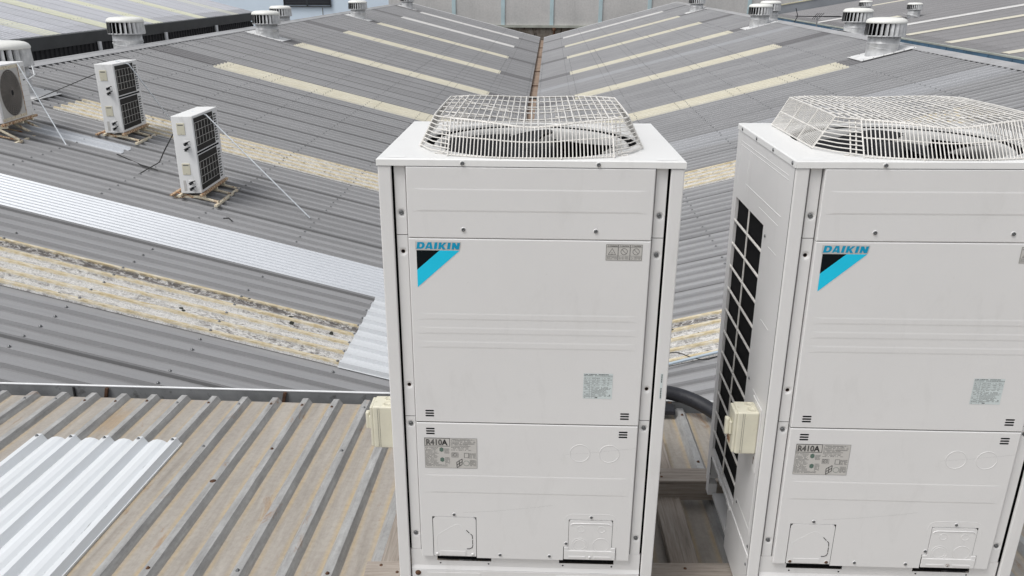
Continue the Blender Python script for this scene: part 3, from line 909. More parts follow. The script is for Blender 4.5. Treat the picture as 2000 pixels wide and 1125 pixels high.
# base frame
a = MB(); a.mat('casing')
yb = .012
a.poly([(.045, yb, Z(-1.5185)), (.885, yb, Z(-1.5185)), (.885, yb, Z(-1.496)), (.045, yb, Z(-1.496))])
a.poly([(.045, yb, Z(-1.496)), (.140, yb, Z(-1.496)), (.140, yb, Z(-1.447)), (.045, yb, Z(-1.447))])
a.poly([(.340, yb, Z(-1.496)), (.590, yb, Z(-1.496)), (.590, yb, Z(-1.447)), (.340, yb, Z(-1.447))])
a.poly([(.790, yb, Z(-1.496)), (.885, yb, Z(-1.496)), (.885, yb, Z(-1.447)), (.790, yb, Z(-1.447))])
a.poly([(.045, yb, Z(-1.5185)), (.885, yb, Z(-1.5185)), (.885, .006, Z(-1.533)), (.045, .006, Z(-1.533))])
a.bbox(.045, .885, .006, .06, Z(-1.66), Z(-1.5345), .002, 1)
a.bbox(.10, .30, .0045, .0062, Z(-1.60), Z(-1.545), .0008, 1); a.bbox(.58, .79, .0045, .0062, Z(-1.60), Z(-1.545), .0008, 1)
a.box(.02, .10, .0, .70, 0, Z(-1.661)); a.box(.83, .91, .0, .70, 0, Z(-1.661))
a.mat('rust').lathe([(.011, .0058), (.010, .003), (.0001, .002)], (.068, 0, Z(-1.549)), 12, 'y')
a.mat('black_void').box(.140, .340, .020, .024, Z(-1.496), Z(-1.447)); a.box(.590, .790, .020, .024, Z(-1.496), Z(-1.447))
for x, z in ((.152, -1.507), (.330, -1.507), (.604, -1.506), (.783, -1.506)): a.ngon_disc((x, yb - .0005, Z(z)), .0032)
a.build('base_frame', parent=unit)

# --- sides with coil guards
YA, YB, ZA, ZB = .282, .704, Z(-1.425), Z(-.278)
def side_panel(sgn):
    X = 0 if sgn < 0 else W
    o = (lambda d: X + sgn * -d)     # inward distance d
    a = MB(); a.mat('casing')
    def q(y0, y1, z0, z1, d=0):
        a.poly([(o(d), y0, z0), (o(d), y1, z0), (o(d), y1, z1), (o(d), y0, z1)])
    q(.012, YA, .004, Z(-.0225)); q(YA, YB, ZB, Z(-.0225)); q(YB, D, .06, Z(-.0225)); q(YA, YB, Z(-1.462), ZA)
    q(YA, .35, .004, Z(-1.455))
    for y0, y1, z0, z1 in ((YA, YA, ZA, ZB), (YB, YB, ZA, ZB)):
        a.poly([(o(0), y0, ZA), (o(0), y0, ZB), (o(.018), y0, ZB), (o(.018), y0, ZA)])
    for zz in (ZA, ZB): a.poly([(o(0), YA, zz), (o(0), YB, zz), (o(.018), YB, zz), (o(.018), YA, zz)])
    # pressed lines
    def emb(y0, z0, y1, z1, r=.0013):
        a.tube([(o(.0003), y0, z0), (o(.0003), y1, z1)], r, 6)
    emb(.06, Z(-.058), .70, Z(-.058)); emb(.06, Z(-.072), .70, Z(-.072)); emb(.70, Z(-.058), .72, Z(-.225)); emb(.56, Z(-.06), .56, Z(-.225))
    emb(.10, Z(-.20), .58, Z(-.20), .0016); emb(.12, Z(-.235), .36, Z(-.235))
    emb(.10, Z(-.33), .20, Z(-.33)); emb(.09, Z(-.59), .19, Z(-.59), .0016); emb(.09, Z(-.86), .19, Z(-.86), .0016)
    emb(.05, Z(-1.36), .24, Z(-1.36)); emb(.04, Z(-1.12), .04, Z(-1.38))
    sp = a.build('side_panel', parent=unit)
    # guard bars
    a = MB(); a.mat('guard_wire')
    g = MAT['guard_wire']
    for k in range(13):
        z = Z(-.372 - .0965 * k)
        if z < ZA + .01: break
        a.bbox(min(o(-.001), o(.006)), max(o(-.001), o(.006)), YA - .002, YB + .002, z - .0035, z + .0035, .001, 1)
    a.bbox(min(o(.0), o(.005)), max(o(.0), o(.005)), .489, .497, ZA - .002, ZB + .002, .001, 1)
    a.build('coil_guard', parent=sp)
    a = MB(); a.mat('coil_dark')
    n = 60
    for k in range(n):                         # vertical fins
        y = .262 + (.735 - .262) * k / n
        a.box(min(o(.045), o(.030)), max(o(.045), o(.030)), y, y + .0025, ZA - .03, ZB + .01)
    a.box(min(o(.046), o(.052)), max(o(.046), o(.052)), .25, .745, ZA - .03, ZB + .01)
    a.mat('cladding_black')
    for y in (.58, .63): a.tube([(o(.028), y, ZA - .02), (o(.028), y, ZB)], .009, 8)
    a.build('coil', parent=sp)
    # lower rail and screws
    a = MB(); a.mat('casing')
    a.bbox(min(o(-.003), o(.012)), max(o(-.003), o(.012)), .02, .675, Z(-1.468), Z(-1.452), .002, 1)
    a.build('side_rail', parent=sp)
    for y in (.30, .47):
        a = MB(); a.mat('casing'); a.bbox(min(o(-.008), o(-.003)), max(o(-.008), o(-.003)), y, y + .05, Z(-1.466), Z(-1.448), .002, 1)
        a.build('guard_clip', parent=sp)
    for y, z in ((.245, -.305), (.245, -.845), (.03, -1.42), (.03, -1.50), (.69, -1.47), (.69, -1.55), (.23, -1.37)):
        a = MB(); a.mat('screw_steel')
        a.lathe([(.0055, sgn * .001), (.005, sgn * .0035), (.0001, sgn * .004)], (X, y, Z(z)), 10, 'x')
        a.build('screw', parent=sp)
for sg in (-1, 1): side_panel(sg)
a = MB(); a.mat('casing'); a.box(.002, .928, D - .004, D, .06, Z(-.0225))
a.mat('coil_dark').box(.06, .87, D + .0005, D + .003, Z(-1.4), Z(-.3))
a.mat('guard_wire')
for k in range(12): a.box(.05, .88, D + .0035, D + .009, Z(-.36 - .0952 * k) - .003, Z(-.36 - .0952 * k) + .003)
a.mat('casing'); a.box(.002, .04, D - .05, D - .005, 0, .06); a.box(.89, .928, D - .05, D - .005, 0, .06)
a.build('back_panel', parent=unit)

# --- fan, shroud
CX, CY = .465, .388
a = MB(); a.mat('black_void').lathe([(.363, Z(-.012)), (.363, Z(-.045)), (.335, Z(-.045))], (CX, CY, 0), 72)
a.mat('shroud').lathe([(.341, Z(-.045)), (.340, Z(-.026)), (.336, Z(-.016)), (.330, Z(-.012)), (.323, Z(-.014)), (.317, Z(-.024)), (.313, Z(-.040)), (.312, Z(-.080))], (CX, CY, 0), 72)
a.mat('black_void').lathe([(.312, Z(-.080)), (.311, Z(-.24))], (CX, CY, 0), 72)
a.build('fan_shroud', parent=unit)
fan = MB(); fan.mat('fan_black')
fan.lathe([(.0001, Z(-.018)), (.06, Z(-.019)), (.100, Z(-.026)), (.110, Z(-.045)), (.098, Z(-.20)), (.0001, Z(-.21))], (CX, CY, 0), 40)
fo = fan.build('fan', parent=unit)
for b in range(4):
    a = MB(); a0 = R(88 + 90 * b)
    NR, NA = 8, 10; vs = []
    for i in range(NR + 1):
        rr = .088 + (.297 - .088) * i / NR
        sweep = R(18) * (i / NR) ** 1.3
        w_ = R(62) * (1 - .12 * i / NR)
        for j in range(NA + 1):
            q = j / NA - .5
            an = a0 + sweep + w_ * q
            z = -.058 - .130 * q * (1 - .3 * i / NR) + .018 * cos(q * pi)
            vs.append((CX + rr * cos(an), CY + rr * sin(an), Z(z)))
    fs = []
    for i in range(NR):
        for j in range(NA):
            k = i * (NA + 1) + j; fs.append((k, k + 1, k + NA + 2, k + NA + 1))
    a.mat('fan_black').add(vs, fs, True)
    a.add([(x, y, z - .006) for x, y, z in vs], [f[::-1] for f in fs], True)
    a.build('blade', parent=fo)
a = MB(); a.mat('black_void').lathe([(.310, Z(-.24)), (.0001, Z(-.242))], (CX, CY, 0), 40)
a.build('fan_well', parent=unit)

# --- wire fan guard
a = MB(); a.mat('guard_wire')
def ztop(x, t=0):                  # crown dips along the middle, more at the front
    return Z(.106 - (.018 - .010 * t) * math.exp(-((x - .465) / .13) ** 2))
def yfront(x, top):                # outward bow in plan
    q = (x - .465) / .25
    if abs(q) <= 1.0: return ((.062 if top else .000) + (.058 if top else .044) * abs(q) ** 2)
    e = (abs(q) - 1) * .25
    return (.113 + e * 1.15) if top else (.044 + e * 1.6)
def yback(x, top):
    q = (x - .465) / .25
    if abs(q) <= 1.0: return ((.757 if top else .760) - (.036 if top else .025) * abs(q) ** 2)
    e = (abs(q) - 1) * .25
    return .723 - e * .72
rw = .0019
XL, XR = .215, .715
# front and back curtain wires
for side in (0, 1):
    fn = yback if side else yfront
    N_ = 23 if side else 45
    for k in range(N_):
        x = XL + (XR - XL) * k / (N_ - 1); tw = rw * (.75 if side else 1)
        fat = k in (0, N_ - 1) or abs(x - .377) < .006 or abs(x - .553) < .006
        z0 = Z(.004) if not fat else Z(.001)
        xb = .465 + (x - .465) * 1.02
        a.tube([(xb, fn(x, False) - (0.004 if fat and side == 0 else 0), z0), (x, fn(x, True), ztop(x, side))], tw * (1.35 if fat else 1), 6)
    for z, t in ((.004, 0), (.054, .5), (.106, 1)):
        pts = []
        for k in range(25):
            x = XL + (XR - XL) * k / 24
            y = fn(x, False) * (1 - t) + fn(x, True) * t
            zz = Z(.004) * (1 - t) + ztop(x, side) * t
            pts.append((x, y + (.0025 if side == 0 else -.0025), zz))
        a.tube(pts, rw * 1.2, 6)
# crown wires running front to back
SX0, SX1 = .157, .773
NX = 29
for k in range(NX):
    x = SX0 + (SX1 - SX0) * k / (NX - 1)
    y0, y1 = yfront(x, True), yback(x, True)
    fat = k in (0, 3, 8, 13, 15, 20, 25, NX - 1)
    wob = random.uniform(-.0012, .0012)
    pts = [(x + wob * (j % 2), y0 + (y1 - y0) * j / 8, ztop(x, j / 8) + .001 + .002 * sin(pi * j / 8)) for j in range(9)]
    a.tube(pts, rw * (1.5 if fat else 1), 6)
for x in ():
    y0, y1 = yfront(x, True), yback(x, True)
    a.tube([(x + .004, y0 + (y1 - y0) * j / 8, ztop(x) - .003 + .004 * sin(pi * j / 8)) for j in range(9)], rw * 1.7, 6)
# crown wires running side to side
for t in (.0, .2, .4, .6, .8, 1.0):
    pts = []
    for k in range(31):
        x = SX0 + (SX1 - SX0) * k / 30
        y0, y1 = yfront(x, True), yback(x, True)
        pts.append((x, y0 + (y1 - y0) * t, ztop(x, t) - .002 + .002 * sin(pi * t)))
    a.tube(pts, rw * 1.25, 6)
# V-shaped braces below the crown
for sx in (-1, 1):
    a.tube([(.465 + sx * .25, .20, Z(.098)), (.465 + sx * .10, .30, Z(.085)), (.465 + sx * .08, .31, Z(.084))], .003, 6)
    a.tube([(.465 + sx * .25, .62, Z(.098)), (.465 + sx * .10, .47, Z(.085)), (.465 + sx * .08, .46, Z(.084))], .003, 6)
# side curtains
for sx in (-1, 1):
    xb = .465 + sx * .362; xt = .465 + sx * .308
    yb0, yb1, yt0, yt1 = .197, .690, .178, .678
    n = 40
    for k in range(n):
        q = k / (n - 1)
        fat = k in (0, 13, 26, n - 1)
        a.tube([(xb, yb0 + (yb1 - yb0) * q, Z(.003)), (xt, yt0 + (yt1 - yt0) * q, ztop(xt))], rw * (1.5 if fat else .8), 6)
    for q in (0.02, .5, 1):
        a.tube([(xb + (xt - xb) * q, yb0 + (yt0 - yb0) * q, Z(.003) + (ztop(xt) - Z(.003)) * q), (xb + (xt - xb) * q, yb1 + (yt1 - yb1) * q, Z(.003) + (ztop(xt) - Z(.003)) * q)], rw * 1.3, 6)
    # corner webs: horizontal wires
    for (yc0, yc1, fn) in ((.197, .178, yfront), (.690, .678, yback)):
        xf = .465 + sx * .25
        for k in range(9):
            q = .05 + .95 * k / 8
            A = (xb + (xt - xb) * q, yc0 + (yc1 - yc0) * q, Z(.003) + (ztop(xt) - Z(.003)) * q)
            yy = fn(xf, False) * (1 - q) + fn(xf, True) * q
            B = (xf, yy, Z(.003) + (ztop(xf) - Z(.003)) * q)
            mid = ((A[0] + B[0]) / 2 + sx * .012, (A[1] + B[1]) / 2 + (-.006 if fn is yfront else .006), (A[2] + B[2]) / 2)
            a.tube([A, mid, B], rw, 6)
        # doubled hooked stays
        y0 = fn(xf, False)
        for dd in (.016, .030):
            yy0 = y0 + (.022 if fn is yfront else -.022) + (dd * .6 if fn is yfront else -dd * .6)
            yt = fn(xf, True) + (dd if fn is yfront else -dd)
            xx = xf + sx * dd
            a.tube([(xx + sx * .020, yy0, Z(.002)), (xx + sx * .006, yy0, Z(.002)), (xx + sx * .001, yy0, Z(.010)), (xx - sx * .002, (yy0 + yt) / 2, Z(.06)), (xx - sx * .004, yt, ztop(xf) - .001), (xx - sx * .022, yt + (.01 if fn is yfront else -.01), ztop(xf) + .002)], rw * 1.25, 6)
a.build('fan_guard', parent=unit)

# --- logo, labels
yk = -.0036
a = MB(); a.mat('label_grey').poly([(.1065, yk, Z(-.2605)), (.1065, yk, Z(-.287)), (.2475, yk, Z(-.287)), (.2515, yk, Z(-.2605))])
a.mat('logo_black').poly([(.110, yk - .0003, Z(-.289)), (.183, yk - .0003, Z(-.289)), (.110, yk - .0003, Z(-.354))])
a.mat('logo_cyan').poly([(.183, yk - .0003, Z(-.289)), (.246, yk - .0003, Z(-.289)), (.110, yk - .0003, Z(-.413)), (.110, yk - .0003, Z(-.354))])
a.mat('logo_text')
cnt = [0]
def lp(pts):
    cnt[0] += 1
    a.poly([(.110 + (x - 140) * .0001562, yk - .0004 - .00004 * cnt[0], Z(-.2625 - (y - (x - 140) * .0115 - 125) * .000176)) for x, y in pts])
outr = [(140, 250), (163, 125), (255, 125), (300, 138), (314, 172), (302, 215), (272, 240), (230, 250)]
innr = [(203, 220), (213, 156), (236, 156), (252, 162), (258, 178), (252, 203), (238, 216), (222, 220)]
for i in range(8):
    j = (i + 1) % 8
    lp([outr[i], outr[j], innr[j], innr[i]]); cnt[0] -= 1
cnt[0] += 1
lp([(312, 252), (352, 252), (412, 150), (440, 128), (378, 128)]); lp([(404, 128), (446, 128), (470, 254), (414, 254)]); lp([(352, 236), (364, 208), (414, 208), (414, 236)])
lp([(490, 254), (513, 130), (572, 130), (548, 254)])
lp([(578, 254), (600, 132), (655, 132), (632, 254)]); lp([(634, 196), (700, 135), (754, 135), (674, 204)]); lp([(634, 196), (676, 184), (727, 259), (668, 259)])
lp([(758, 256), (780, 136), (838, 136), (815, 256)])
lp([(848, 259), (870, 138), (920, 138), (898, 259)]); lp([(870, 138), (926, 138), (988, 262), (934, 262)]); lp([(945, 262), (968, 140), (1023, 140), (998, 262)])
a.build('brand_sticker', parent=mid_panel)

def T(a, s, x, z, size, y, sx=1.0):
    vs, fs = text2d(s, size, .00018)
    a.add([(x + vx * sx, y, z + vy) for vx, vy, _ in vs], fs)
def squiggle(a, x0, x1, z, h, y, dens=.8):
    x = x0
    while x < x1 - .0008:
        wd = random.uniform(.0012, .005)
        if random.random() < dens: a.poly([(x, y, z), (min(x + wd, x1), y, z), (min(x + wd, x1), y, z + h), (x, y, z + h)])
        x += wd + random.uniform(.0005, .0012)
def line(a, x0, z0, x1, z1, w_, y):
    dx, dz = x1 - x0, z1 - z0; L = math.hypot(dx, dz); nx, nz = -dz / L * w_ / 2, dx / L * w_ / 2
    a.poly([(x0 + nx, y, z0 + nz), (x1 + nx, y, z1 + nz), (x1 - nx, y, z1 - nz), (x0 - nx, y, z0 - nz)])
def rect(a, x0, x1, z0, z1, w_, y):
    line(a, x0, z0, x1, z0, w_, y); line(a, x0, z1, x1, z1, w_, y); line(a, x0, z0, x0, z1, w_, y - .00005); line(a, x1, z0, x1, z1, w_, y - .00005)
def ring(a, cx, cz, r, w_, y, n=28):
    for j in range(n):
        t0, t1 = 2 * pi * j / n, 2 * pi * (j + 1) / n
        a.poly([(cx + (r - w_ / 2) * cos(t0), y, cz + (r - w_ / 2) * sin(t0)), (cx + (r + w_ / 2) * cos(t0), y, cz + (r + w_ / 2) * sin(t0)),
                (cx + (r + w_ / 2) * cos(t1), y, cz + (r + w_ / 2) * sin(t1)), (cx + (r - w_ / 2) * cos(t1), y, cz + (r - w_ / 2) * sin(t1))])
# warning / caution label
a = MB(); a.mat('label_grey').poly([(.704, yk, Z(-.3145)), (.818, yk, Z(-.3145)), (.818, yk, Z(-.2605)), (.704, yk, Z(-.2605))])
yi = yk - .0003
for i, wd in enumerate(('WARNING', 'CAUTION', 'CAUTION')):
    x0 = .7055 + i * .0373; x1 = x0 + .0363
    a.mat('ink_grey'); rect(a, x0, x1, Z(-.3125), Z(-.262), .0009, yi)
    line(a, x0, Z(-.2700), x1, Z(-.2700), .0007, yi - .0001); line(a, x0, Z(-.2985), x1, Z(-.2985), .0007, yi - .0001)
    a.mat('ink'); T(a, wd, x0 + .0105, Z(-.2685), .0052, yi, .95)
    line(a, x0 + .004, Z(-.2685), x0 + .0065, Z(-.2640), .0006, yi); line(a, x0 + .009, Z(-.2685), x0 + .0065, Z(-.2640), .0006, yi - .00005); line(a, x0 + .004, Z(-.2685), x0 + .009, Z(-.2685), .0006, yi - .0001)
    cx = (x0 + x1) / 2
    if i == 0:
        line(a, cx - .0115, Z(-.2945), cx, Z(-.2745), .0011, yi); line(a, cx + .0115, Z(-.2945), cx, Z(-.2745), .0011, yi - .00005); line(a, cx - .0118, Z(-.2945), cx + .0118, Z(-.2945), .0011, yi - .0001)
        a.mat('ink_grey'); ring(a, cx, Z(-.2900), .0030, .0007, yi)
    else:
        ring(a, cx, Z(-.2843), .0100, .0012, yi); line(a, cx - .007, Z(-.2773), cx + .007, Z(-.2913), .0011, yi - .00005)
    a.mat('ink_grey')
    for k in range(3): squiggle(a, x0 + .003, x1 - .002, Z(-.3025 - .0032 * k), .0013, yi, .75)
a.build('warning_label', parent=mid_panel)
# rating plate
a = MB(); a.mat('label_blue').poly([(.651, yk, Z(-.8025)), (.748, yk, Z(-.8025)), (.748, yk, Z(-.709)), (.651, yk, Z(-.709))])
a.mat('ink'); squiggle(a, .653, .735, Z(-.7135), .0022, yi, .92); squiggle(a, .652, .747, Z(-.7180), .0018, yi, .9)
a.mat('ink_grey')
for k in range(12):
    z = Z(-.7225 - .0066 * k); line(a, .652, z, .690, z, .0005, yi)
    squiggle(a, .654, .671, z - .0045, .0014, yi, .6); squiggle(a, .681, .689, z - .0045, .0014, yi, .8)
for x in (.6725, .6795, .6905): line(a, x, Z(-.8015), x, Z(-.7225), .0005, yi - .0001)
for k in range(5):
    z = Z(-.7225 - .0062 * k); line(a, .691, z, .747, z, .0005, yi)
    squiggle(a, .694, .705, z - .0045, .0013, yi, .7); squiggle(a, .712, .724, z - .0045, .0013, yi, .7); squiggle(a, .730, .744, z - .0045, .0013, yi, .5)
for k in range(9): squiggle(a, .692, random.uniform(.728, .745), Z(-.7595 - .0042 * k), .0015, yi, .85)
a.mat('ink'); squiggle(a, .692, .700, Z(-.8000), .0035, yi, 1); squiggle(a, .738, .743, Z(-.790), .003, yi, 1)
a.build('rating_plate', parent=mid_panel)
# refrigerant label
a = MB(); a.mat('label_grey').poly([(.1115, yk, Z(-1.0865)), (.2935, yk, Z(-1.0865)), (.2935, yk, Z(-.966)), (.1115, yk, Z(-.966))])
a.mat('ink'); rect(a, .1125, .1990, Z(-.9985), Z(-.9675), .0016, yi)
vs, fs = text2d('R410A', .0310, .0013)
a.add([(.1165 + vx * .86, yi, Z(-.9940) + vy * .98) for vx, vy, _ in vs], fs)
a.mat('label_grey')
for k in range(5): line(a, .113, Z(-.976 - .0045 * k), .175, Z(-.977 - .0045 * k), .0008, yi - .0002 - .00002 * k)
a.mat('ink_grey'); rect(a, .1118, .2932, Z(-1.0862), Z(-.9663), .0007, yi - .0001)
for k in range(17): squiggle(a, .1135, random.uniform(.150, .160) if k < 15 else .19, Z(-1.0055 - .0046 * k), .0017, yi, .85)
for k in range(9): squiggle(a, .204, random.uniform(.262, .290), Z(-.9725 - .0052 * k), .0018, yi, .85)
rect(a, .212, .284, Z(-.9895), Z(-.9735), .0005, yi - .0002)
for (x0, x1, z0, k_) in ((.180, .197, -1.010, 5), (.182, .198, -1.045, 7), (.206, .226, -1.026, 4), (.265, .290, -1.028, 5), (.268, .290, -1.055, 6)):
    for k in range(k_): squiggle(a, x0, x1, Z(z0 - .0042 * k), .0018, yi, .85)
a.mat('ink_green')
for cx, cz in ((.170, -1.012), (.172, -1.052)):
    a.poly([(cx - .007, yi - .0001, Z(cz - .006)), (cx, yi - .0001, Z(cz - .010)), (cx + .007, yi - .0001, Z(cz - .006)), (cx + .007, yi - .0001, Z(cz + .005)), (cx, yi - .0001, Z(cz + .009)), (cx - .007, yi - .0001, Z(cz + .005))])
a.mat('ink_grey')
rect(a, .205, .228, Z(-1.042), Z(-1.024), .0008, yi - .0002); ring(a, .216, Z(-1.033), .006, .001, yi - .0001)
rect(a, .249, .264, Z(-1.043), Z(-1.025), .0014, yi - .0002)
a.mat('ink')
for (p0, p1) in (((.222, -1.062), (.241, -1.048)), ((.222, -1.062), (.223, -1.084)), ((.241, -1.048), (.241, -1.070)), ((.223, -1.084), (.241, -1.070)), ((.231, -1.056), (.232, -1.077)), ((.222, -1.073), (.241, -1.059))):
    line(a, p0[0], Z(p0[1]), p1[0], Z(p1[1]), .0018, yi - .0003 - .00003 * cnt[0]); cnt[0] += 1
a.mat('ink_green'); ring(a, .256, Z(-1.066), .010, .0012, yi - .0001)
a.build('refrigerant_label', parent=low_panel)
# serial sticker on right post
a = MB(); a.mat('label_blue').poly([(.9060, -.0006, Z(-.800)), (.9140, -.0006, Z(-.800)), (.9140, -.0006, Z(-.706)), (.9060, -.0006, Z(-.706))])
a.mat('ink')
z = -.797
while z < -.712:
    h = random.uniform(.0015, .004)
    if not (-.760 < z < -.742): a.poly([(.9082, -.0009, Z(z)), (.9118, -.0009, Z(z)), (.9118, -.0009, Z(z + h)), (.9082, -.0009, Z(z + h))])
    z += h + .0012
a.build('serial_sticker', parent=unit)

# --- isolator switch on the left side
a = MB(); a.mat('cream_plastic')
a.bbox(-.078, -.004, .058, .142, Z(-1.050), Z(-.885), .006, 3)
a.bbox(-.088, -.0775, .062, .138, Z(-1.046), Z(-.889), .003, 2)
iso = a.build('isolator_box', parent=unit)
a = MB(); a.mat('cream_small')
for y in (.081, .120):
    a.lathe([(.016, Z(-.8855)), (.016, Z(-.8835)), (.0125, Z(-.883)), (.012, Z(-.8845)), (.0001, Z(-.8845))], (-.028, y, 0), 20)
a.mat('ink_grey'); a.box(-.060, -.0593, .0572, .0580, Z(-1.045), Z(-.889)); a.box(-.054, -.0534, .0572, .0580, Z(-1.045), Z(-.889))
a.build('knockouts', parent=iso)
a = MB(); a.mat('cream_plastic')
a.bbox(-.097, -.0885, .080, .118, Z(-.985), Z(-.935), .003, 2)
a.bbox(-.110, -.0965, .088, .110, Z(-.990), Z(-.925), .004, 2)
a.mat('frame_rust').bbox(-.0895, -.0875, .095, .130, Z(-1.03), Z(-.995), .0008, 1)
a.build('handle', parent=iso)
a = MB(); a.mat('casing'); a.box(-.004, -.0005, .05, .16, Z(-1.12), Z(-.87))
a.mat('rust'); a.ngon_disc((-.0042, .075, Z(-1.075)), .006, 8, 'x'); a.box(-.0043, -.0041, .072, .078, Z(-1.10), Z(-1.075))
a.build('mounting_plate', parent=iso)

unit2 = copy_tree(unit)
unit2.location = (.8675, 2.3019, -2.1230); unit2.rotation_euler = (0, -.0115, -.0472)
unit2['label'] = 'large white outdoor condenser cut off by the right edge, its dark side coil showing'
# slightly different fan position on the second condenser
for ch in unit2.children:
    if ch.name.startswith('fan.') :
        Tm = Matrix.Translation((CX, CY, 0)) @ Matrix.Rotation(R(8), 4, 'Z') @ Matrix.Translation((-CX, -CY, 0))
        ch.matrix_local = Tm
a = MB()
for x, z in ((.144, -1.452), (.273, -1.452), (.699, -1.451)):
    a.mat('rust').lathe([(.0062, -.0066), (.0058, -.0078), (.0001, -.0098)], (x, 0, Z(z)), 12, 'y')
a.build('rusted_screws', parent=unit2)

# ================================================================== small twin-fan condensers and their stands
def small_condenser(loc, yaw, label, W_=.25, L_=.90, H_=.93):
    e = empty('wall_condenser', loc, yaw, label, 'air conditioner', 'slim twin-fan condensers on roof stands')
    a = MB(); a.mat('small_casing').bbox(0, W_, 0, L_, 0, H_, .008, 2)
    body = a.build('casing', parent=e)
    for z0, z1 in ((.035, .455), (.505, .90)):
        a = MB(); a.mat('coil_brown').box(W_ + .0005, W_ + .003, .035, .70, z0, z1)
        a.build('coil_panel', parent=e)
        a = MB(); a.mat('guard_wire')
        zz = z0 + .07
        for k in range(4): a.box(W_ + .0035, W_ + .009, .035, .70, zz + k * .09 - .0012, zz + k * .09 + .0012)
        for k in range(7): a.box(W_ + .0095, W_ + .0125, .04 + k * .108, .0424 + k * .108, zz, zz + .27)
        a.build('coil_guard', parent=e)
        a = MB(); a.mat('black_void')
        n = 11
        for k in range(n):
            z = z0 + .02 + (z1 - z0 - .04) * k / n
            a.box(W_ + .0005, W_ + .002, .735, .775, z, z + .020); a.box(W_ + .0005, W_ + .002, .79, .82, z, z + .016)
        a.build('side_louvres', parent=e)
    a = MB(); a.mat('black_void').box(W_ + .0005, W_ + .0025, .02, .80, .468, .490)
    a.build('casing_joint', parent=e)
    # near end: handles, valves, plate
    for z1 in (.85, .37):
        a = MB(); a.mat('cream_small').bbox(.055, .150, -.006, .002, z1 - .14, z1, .003, 1)
        a.mat('ink_grey').box(.070, .135, -.0065, -.0061, z1 - .030, z1 - .018); a.box(.098, .106, -.0065, -.0061, z1 - .132, z1 - .126)
        a.build('handle_recess', parent=e)
    for z in (.61, .545, .135, .065):
        a = MB(); a.mat('small_casing').bbox(.11, .19, -.004, .002, z - .03, z + .03, .002, 1)
        a.mat('fan_black').tube([(.15, 0, z), (.145, -.05, z), (.145, -.055, z - .022)], .015, 8)
        a.tube([(.12, -.03, z - .004), (.205, -.055, z + .032)], .0065, 6)
        a.build('valve', parent=e)
    a = MB(); a.mat('label_grey').box(.045, .078, -.0015, .0005, .03, .16)
    a.build('rating_plate', parent=e)
    return e
def stand(loc, yaw, label, W_=.25, L_=.90, tanl=.2456, base_h=.08, ext=.18):
    """painted angle stand: level top on a sloping roof (falls towards +x)"""
    e = empty('roof_stand', loc, yaw, label, 'roof stand', 'angle stands under the roof condensers')
    xa, xb = -.10, W_ + ext
    def zr(x): return -base_h + .034 - tanl * x
    xm = W_ + .03
    a = MB(); a.mat('frame_paint').bbox(xb - .02, xb + .02, -.10, L_ - .05, zr(xb), zr(xb) + .030, .003, 1)
    a.build('foot_rail', parent=e)
    a = MB(); a.mat('frame_rust').bbox(xa - .02, xa + .02, -.06, L_ + .02, zr(xa), zr(xa) + .022, .003, 1)
    a.build('foot_rail', parent=e)
    for x in (-.02, W_ - .01):
        a = MB(); a.mat('frame_rust' if x > 0 else 'frame_paint').bbox(x, x + .035, -.06, L_ + .04, -.032, -.002, .003, 1)
        a.build('top_rail', parent=e)
    for y in (.02, L_ * .52, L_ - .14):
        a = MB(); a.mat('frame_paint').bbox(xa, W_ + .03, y, y + .026, -.062, -.034, .003, 1)
        a.mat('frame_rust').tube([(xa + .02, y + .012, zr(xa) + .03), (xb, y + .012, zr(xb) + .03)], .011, 6)
        a.mat('frame_paint').tube([(W_ * .62, y + .012, -.045), (xb - .005, y + .012, zr(xb) + .035)], .018, 6)
        a.mat('rust').lathe([(.012, 0), (.010, .012), (.0001, .014)], (xb, y + .012, zr(xb) + .03), 8)
        a.build('cross_brace', parent=e)
    return e
C1, C2 = Vector((-5.706, 10.943, -1.769)), Vector((-4.053, 9.306, -2.233))
small_condenser(C1, .09, 'slim white condenser with dark coil, farther up the left slope near the ridge')
small_condenser(C2, .03, 'slim white condenser with dark coil, standing lower and nearer on the left slope')
stand(C1, .09, 'rusty cream stand below the farther slim condenser, beside the narrow pale patch sheet')
stand(C2, .03, 'rusty cream stand below the nearer slim condenser')
# fan unit cut by the left edge
yaw0 = .15
d0 = Vector((-sin(yaw0), cos(yaw0), 0)); x0_ = Vector((cos(yaw0), sin(yaw0), 0))
L0, W0, H0 = .92, .32, .70
C0 = Vector((-6.566, 10.803, -1.494)) - d0 * L0 - x0_ * W0
e = empty('fan_condenser', C0, yaw0, 'white condenser with round mesh fan grille, cut off by the left edge of the photo', 'air conditioner')
a = MB(); a.mat('small_casing').bbox(0, W0, 0, L0, 0, H0, .010, 2)
a.mat('label_grey').box(W0 + .0003, W0 + .0015, .74, .88, H0 - .14, H0 - .06)
a.mat('ink'); a.box(W0 + .0003, W0 + .0015, .79, .85, .46, .475)
a.mat('label_grey')
for z in (.12, .19, .26, .33, .40, .53): a.tube([(W0, .72, z), (W0, .90, z)], .0018, 6)
a.build('casing', parent=e)
a = MB(); a.mat('frame_paint').box(W0 + .001, W0 + .006, .02, .70, H0 - .06, H0 - .02); a.box(W0 + .001, W0 + .006, .02, .70, .02, .055); a.mat('frame_rust').box(W0 + .001, W0 + .006, .685, .70, .055, H0 - .06)
a.build('grille_surround', parent=e)
a = MB(); a.mat('label_grey').box(W0 + .001, W0 + .003, .05, .684, .056, H0 - .061)
cy_, cz_ = .38, .345
a.mat('fan_well').lathe([(.285, W0 + .0035), (.0001, W0 + .0036)], (0, cy_, cz_), 40, 'x')
